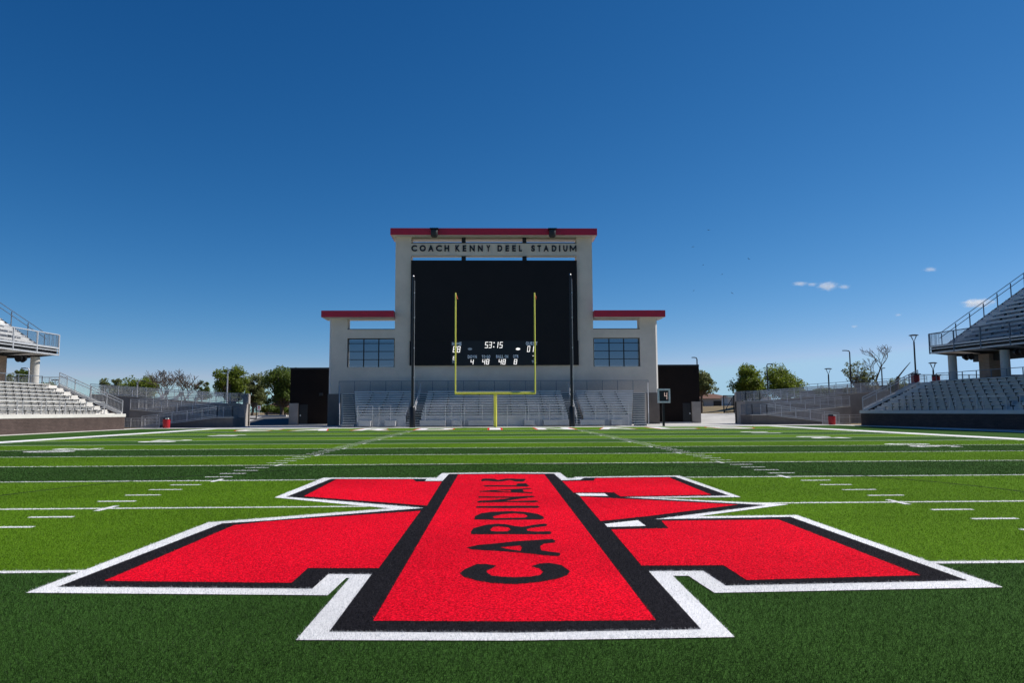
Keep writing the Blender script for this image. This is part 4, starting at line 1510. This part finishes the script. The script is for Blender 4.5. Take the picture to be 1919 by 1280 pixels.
def disc_lamp(px, pyt, Y, lab, zb=None, w=.45, funnel=True):
    p = at(px, pyt, Y)
    zb = hgt(p.x, Y) - .03 if zb is None else zb
    t = thing('disc_lamp', lab, 'lamp post', (p.x, Y, zb), 'disc-topped lamps')
    MB().tube([(p.x, Y, zb), (p.x, Y, p.z - .75)], [.10, .085], 8).build('pole', 'pole_black', t, smooth=True)
    MB().tube([(p.x, Y, p.z - .06), (p.x, Y, p.z), (p.x, Y, p.z + .05)], [w, w, w * .6], 18).build('disc', 'pole_black', t, smooth=True)
    for a in range(4):
        c_, s_ = math.cos(a * math.pi / 2 + .4), math.sin(a * math.pi / 2 + .4)
        MB().beam((p.x, Y, p.z - .76), (p.x + .8 * w * c_, Y + .8 * w * s_, p.z - .06), .035).build('strut', 'dark_steel', t)
    return t


gooseneck_lamp(55, 690, 82, -1, 'curved-arm lamp post behind the sunlit round column', 3.0)
disc_lamp(104, 712, 74, 'disc-topped lamp behind the sunlit left benches', 2.0)
gooseneck_lamp(258, 714, 84, 1, 'grey lamp post standing before the dense green tree on the left')
gooseneck_lamp(427, 693, 92, .7, 'grey lamp post before the big tree left of the gateway')
gooseneck_lamp(1306, 670, 84, -.7, 'lamp post rising behind the right brick block')
gooseneck_lamp(1437, 682, 95, .8, 'lamp post between the two round trees on the right')
disc_lamp(1552, 691, 82, 'disc-topped lamp above the right switchback ramp')
gooseneck_lamp(1592, 657, 88, -1, 'tall lamp post beside the sparse tree on the right')
gooseneck_lamp(1652, 690, 92, .5, 'thin lamp post behind the bare tree on the right')
disc_lamp(1712, 628, 70, 'tall disc-topped lamp by the right end stairs', 3.0, .5)
disc_lamp(1748, 680, 66, 'short disc-topped lamp on the right concourse', 3.0, .42)


# ------------------------------------------------------------------ trees
def limb(m_, p, d, L, r, depth, tips, spread=.6, kids=3, minr=.012):
    pts, rad = [p], [r]
    q, dd = p.copy(), d.copy()
    n_ = 4
    for i in range(n_):
        dd = (dd + Vector((random.gauss(0, .13), random.gauss(0, .13), random.gauss(.03, .08)))).normalized()
        q = q + dd * (L / n_)
        pts.append(q.copy())
        rad.append(max(minr, r * (1 - .5 * (i + 1) / n_)))
    m_.tube(pts, rad, 6 if r > .05 else 4, cap=False)
    if depth == 0:
        tips.append((q.copy(), L))
        return
    for i in range(kids):
        a = random.uniform(0, 2 * math.pi)
        side = Vector((math.cos(a), math.sin(a), random.uniform(-.1, .5)))
        nd = (dd * (1 - spread * .5) + side * spread).normalized()
        limb(m_, pts[-1 - (i % 2)].copy(), nd, L * random.uniform(.6, .8), rad[-1] * .85, depth - 1, tips, spread, kids, minr)


def leaf_cloud(centres, n_, size, rad):
    """leaf-sized faces round many twig ends"""
    c = np.array([tuple(p) for p, _ in centres])
    rr_ = np.array([r for _, r in centres])
    idx = rng.integers(0, len(c), n_)
    u = rng.normal(size=(n_, 3))
    u /= np.linalg.norm(u, axis=1)[:, None]
    pos = c[idx] + u * (rr_[idx] * rng.random(n_) ** .4)[:, None] * np.array([1, 1, .8])
    a = rng.normal(size=(n_, 3))
    a /= np.linalg.norm(a, axis=1)[:, None]
    b = np.cross(a, rng.normal(size=(n_, 3)))
    b /= np.linalg.norm(b, axis=1)[:, None]
    s_ = size * (0.6 + 0.8 * rng.random(n_))[:, None]
    v = np.stack([pos - a * s_, pos + b * s_ * .55, pos + a * s_, pos - b * s_ * .55], 1).reshape(-1, 3)
    return v


def tree(name, lab, px0, px1, pyt, pyb, Y, mat, nleaf=5000, size=.13, clumps=26, dens=1.0, bark='bark', group='leafy trees beyond the stadium', gap=.22):
    pc_, pt, pb_ = at((px0 + px1) / 2, pyb, Y), at((px0 + px1) / 2, pyt, Y), at((px0 + px1) / 2, pyb, Y)
    W = (at(px1, pyb, Y).x - at(px0, pyb, Y).x) / 2
    W *= 1.12
    zg = hgt(pc_.x, Y) - .05
    t = thing(name, lab, 'tree', (pc_.x, Y, zg), group)
    zt_, zb_ = pt.z, max(pb_.z, zg + .8)
    Hc = (zt_ - zb_) / 2
    zc_ = zb_ + Hc
    tr_ = MB()
    tips = []
    trunk_top = Vector((pc_.x + random.uniform(-.3, .3), Y, zb_ + .35 * Hc))
    tr_.tube([(pc_.x, Y, zg - .1), (pc_.x + .05, Y, (zg + zb_) / 2), trunk_top], [W * .075 + .08, W * .06 + .05, W * .045 + .04], 9, cap=False)
    cents = []
    lobes = [(random.uniform(0, 6.28), random.uniform(.25, .70), random.uniform(-.6, .6), random.uniform(.32, .52)) for _ in range(11)]
    lobes.append((0, .1, 0, .6))
    for i in range(int(clumps * 2.4)):
        a = random.uniform(0, 2 * math.pi)
        zz = random.uniform(-.9, .92)
        rxy = math.sqrt(max(0, 1 - zz * zz * .9)) * math.sqrt(random.uniform(.08, 1))
        lb_ = lobes[i % len(lobes)]
        c = Vector((pc_.x + W * (lb_[1] * math.cos(lb_[0]) + lb_[3] * rxy * math.cos(a)), Y + W * (lb_[1] * math.sin(lb_[0]) + lb_[3] * rxy * math.sin(a)), zc_ + Hc * (lb_[2] + lb_[3] * zz)))
        rad_ = W * random.uniform(gap * .7, gap * 1.5)
        cents.append((c, rad_))
        mid = trunk_top.lerp(c, .5) + Vector((random.uniform(-.2, .2), random.uniform(-.2, .2), -.15 * Hc))
        tr_.tube([trunk_top - Vector((0, 0, random.uniform(0, .3 * Hc))), mid, c], [W * .028 + .02, W * .016 + .012, .012], 5, cap=False)
    tr_.build('trunk', bark, t, smooth=True)
    nleaf = int(nleaf * 1.25)
    v = leaf_cloud(cents, nleaf, size * .95, None)
    me = bpy.data.meshes.new('crown')
    v = v - np.array([pc_.x, Y, zg])
    me.from_pydata(v.tolist(), [], [(4 * i, 4 * i + 1, 4 * i + 2, 4 * i + 3) for i in range(nleaf)])
    me.materials.append(MATS[mat])
    o = bpy.data.objects.new('crown', me)
    C.objects.link(o)
    o.parent = t
    return t


def bare_tree(lab, px, pyt, Y, zs=1.0, lean=0.0, bark='bark', kids=3, depth=4, spread=.55):
    p = at(px, pyt, Y)
    zg = hgt(p.x, Y) - .05
    Ht = p.z - zg
    t = thing('bare_tree', lab, 'tree', (p.x, Y, zg), 'leafless trees')
    m_ = MB()
    tips = []
    limb(m_, Vector((p.x, Y, zg)), Vector((lean, 0, 1)).normalized(), Ht * .44, Ht * .036, depth, tips, spread, kids, .028)
    m_.build('trunk', bark, t)
    return t


tree('leafy_tree', 'grey-green tree seen under the left deck, at the photo edge', -10, 24, 695, 735, 120, 'leaf_c', 3200, .16)
tree('leafy_tree', 'thin tree seen under the left deck beside the curved-arm lamp', 26, 56, 688, 735, 112, 'leaf_b', 2600, .16, gap=.25)
tree('leafy_shrub', 'yellow-green shrub right of the sunlit round column', 72, 103, 711, 745, 105, 'leaf_a', 2500, .14)
tree('leafy_tree', 'pale young tree left of the dense green tree', 188, 228, 711, 750, 110, 'leaf_c', 3000, .15)
tree('leafy_tree', 'dense bright green tree behind the left ramp fence', 226, 297, 705, 750, 105, 'leaf_a', 9000, .16, 40, gap=.27)
tree('leafy_tree', 'small dark upright tree standing alone above the left ramp', 366, 394, 711, 752, 110, 'leaf_b', 2200, .14, 22)
tree('leafy_tree', 'tall airy tree behind the grey lamp post left of the gateway', 402, 462, 688, 765, 105, 'leaf_a', 9000, .15, 46, gap=.23)
tree('leafy_tree', 'airy tree leaning over the left gateway', 446, 500, 705, 768, 112, 'leaf_c', 6000, .15, 36, gap=.22)
tree('leafy_tree', 'big spreading tree beside the left brick block', 484, 572, 688, 768, 104, 'leaf_b', 11000, .16, 52, gap=.20)
tree('leafy_shrub', 'low dark hedge bush under the gateway trees', 480, 520, 762, 784, 125, 'leaf_b', 3500, .16)
tree('leafy_shrub', 'low dark hedge bush against the left brick block', 512, 556, 768, 786, 120, 'leaf_b', 3500, .16)
tree('leafy_tree', 'tree half hidden behind the right brick block', 1286, 1341, 695, 745, 104, 'leaf_c', 6000, .15, 36, gap=.22)
tree('leafy_tree', 'round green tree left of the lamp post beyond the right gate', 1380, 1440, 684, 748, 108, 'leaf_a', 12000, .15, 60, gap=.27)
tree('leafy_tree', 'round green tree right of the lamp post beyond the right gate', 1430, 1500, 685, 748, 110, 'leaf_a', 12000, .15, 60, gap=.27)
tree('leafy_tree', 'sparse grey-green tree beside the tall lamp on the right bank', 1584, 1640, 672, 738, 104, 'leaf_c', 1500, .14, 34, gap=.17)
#tree('leafy_tree', 'small leafy tree right of the bare tree on the bank', 1650, 1680, 688, 735, 108, 'leaf_c', 1500, .14, 18)
for i, (a, b, c, d, l) in enumerate(((1526, 1560, 726, 742, 'low grey bush left of the disc lamp on the bank'), (1580, 1606, 726, 740, 'low bush under the sparse tree on the bank'), (1622, 1650, 722, 738, 'yellowish bush at the foot of the bare tree'), (1664, 1700, 706, 735, 'grey-green bush beside the broken trunk'))):
    tree('leafy_shrub', l, a, b, c, d, 92, 'leaf_d' if i in (1, 2) else 'leaf_c', 1600, .09, 18, group='bushes on the right bank')
random.seed(5)
bare_tree('bare tree with many fine twigs above the left ramp', 322, 694, 100, kids=4, spread=.6)
bare_tree('bare forked tree nearer the small dark tree above the left ramp', 342, 704, 104, lean=.15, kids=4)
bare_tree('tall bare tree on the right bank behind the sparse tree', 1647, 655, 104, lean=.05, bark='bark', kids=3)
# broken trunk
p0, p1 = at(1683, 706, 90), at(1706, 679, 90)
t = thing('broken_tree', 'broken dead trunk with one long slanting branch on the right bank', 'tree', (p0.x, 90, hgt(p0.x, 90)))
MB().tube([(p0.x - .3, 90, hgt(p0.x, 90) - .1), (p0.x - .2, 90, p0.z - 1.0), p0], [.3, .26, .2], 8).build('trunk', 'bark', t)
MB().tube([p0 - Vector((.1, 0, .2)), (p0 + p1) / 2, p1], [.12, .08, .04], 6).build('branch', 'bark', t)

# ------------------------------------------------------------------ birds
for px, py, rot, BL in ((1328, 431, 0, 'highest of the small dark birds in the sky right of the tower'), (1299, 462.5, .2, 'small dark bird, second highest, nearest the tower roof'), (1318, 496.5, .7, 'small dark bird in the middle of the flock, left of centre'),
                        (1403, 485, -.5, 'small dark bird farthest right, flying towards the clouds'), (1353.5, 514, .5, 'small dark bird at the centre of the lower flock'), (1300.5, 544.5, 1.1, 'small dark bird low on the left, above the red wing roof'), (1372, 549.5, -.6, 'lowest of the small dark birds, on the right of the flock')):
    p = at(px, py, 160)
    b = thing('bird', BL, 'bird', p, 'birds in the sky')
    c_, s_ = math.cos(rot), math.sin(rot)
    Lr = lambda u, w, v: (p.x + u * c_ - v * s_, p.y + w, p.z + u * s_ + v * c_)
    MB().tube([Lr(0, -.22, 0), Lr(0, -.1, .02), Lr(0, .08, .02), Lr(0, .28, 0)], [.02, .06, .055, .015], 6).build('body', 'bird_dark', b, smooth=True)
    for s in (-1, 1):
        w = MB().add([Lr(0, -.06, .03), Lr(s * .2, -.08, .10), Lr(s * .42, .02, .04), Lr(s * .2, .08, .09), Lr(0, .1, .03),
                      Lr(0, -.06, .012), Lr(s * .2, -.08, .085), Lr(s * .42, .02, .03), Lr(s * .2, .08, .075), Lr(0, .1, .012)],
                     [(0, 1, 3, 4), (1, 2, 3), (9, 8, 6, 5), (8, 7, 6), (0, 5, 6, 1), (1, 6, 7, 2), (2, 7, 8, 3), (3, 8, 9, 4)])
        w.build('wing', 'bird_dark', b)

# ------------------------------------------------------------------ clouds (thin fair-weather puffs, real volumes far off)
cm = bpy.data.materials.new('cloud')
cm.use_nodes = True
nt = cm.node_tree
nt.nodes.remove(nt.nodes['Principled BSDF'])
pv = nt.nodes.new('ShaderNodeVolumePrincipled')
pv.inputs['Color'].default_value = (1, 1, 1, 1)
pv.inputs['Anisotropy'].default_value = 0.2
tc = nt.nodes.new('ShaderNodeTexCoord')
ln_ = nt.nodes.new('ShaderNodeVectorMath')
ln_.operation = 'LENGTH'
nt.links.new(tc.outputs['Object'], ln_.inputs[0])
nz = nt.nodes.new('ShaderNodeTexNoise')
nz.inputs['Scale'].default_value = 3.2
nz.inputs['Detail'].default_value = 9
nz.inputs['Roughness'].default_value = 0.65
nz.noise_dimensions = '4D'
oi = nt.nodes.new('ShaderNodeObjectInfo')
m_r = nt.nodes.new('ShaderNodeMath')
m_r.operation = 'MULTIPLY'
m_r.inputs[1].default_value = 20
nt.links.new(oi.outputs['Random'], m_r.inputs[0])
nt.links.new(m_r.outputs[0], nz.inputs['W'])
nt.links.new(tc.outputs['Object'], nz.inputs['Vector'])
sb_ = nt.nodes.new('ShaderNodeMath')
sb_.operation = 'SUBTRACT'
sc_ = nt.nodes.new('ShaderNodeMath')
sc_.operation = 'MULTIPLY'
sc_.inputs[1].default_value = 0.60
nt.links.new(ln_.outputs['Value'], sc_.inputs[0])
nt.links.new(nz.outputs['Fac'], sb_.inputs[0])
nt.links.new(sc_.outputs[0], sb_.inputs[1])
mr = nt.nodes.new('ShaderNodeMapRange')
mr.inputs['From Min'].default_value = 0.07
mr.inputs['From Max'].default_value = 0.34
mr.inputs['To Min'].default_value = 0.0
mr.inputs['To Max'].default_value = 0.022
nt.links.new(sb_.outputs[0], mr.inputs['Value'])
nt.links.new(mr.outputs['Result'], pv.inputs['Density'])
nt.links.new(pv.outputs[0], nt.nodes['Material Output'].inputs['Volume'])
MATS['cloud'] = cm
for px, py, w, hgt_, lab in ((1499, 531.5, 16, 5, 'thin wisp of cloud leftmost in the short row'), (1522, 533, 11, 4, 'tiny puff second in the short row of clouds'), (1551, 536, 21, 10, 'brightest small cloud in the short row'),
                             (1582, 537.5, 12, 5, 'faint wisp rightmost in the short row of clouds'), (1743, 505, 13, 5, 'small lone wisp high above the right stand'), (1832, 568, 32, 10, 'flat white cloud behind the right deck rail'),
                             (1683, 590, 7, 3.5, 'tiny faint puff low above the bare tree'), (1601, 612, 7, 3.5, 'faintest tiny puff above the tall right lamp')):
    p = at(px, py, 2600)
    k = 2612 / F_PX
    bpy.ops.mesh.primitive_ico_sphere_add(subdivisions=3, radius=1, location=p)
    o = bpy.context.object
    o.name = 'cloud'
    o.scale = (w * k * 1.35, w * k, hgt_ * k * 1.25)
    o.data.materials.append(cm)
    tag(o, lab, 'cloud', 'fair-weather clouds')
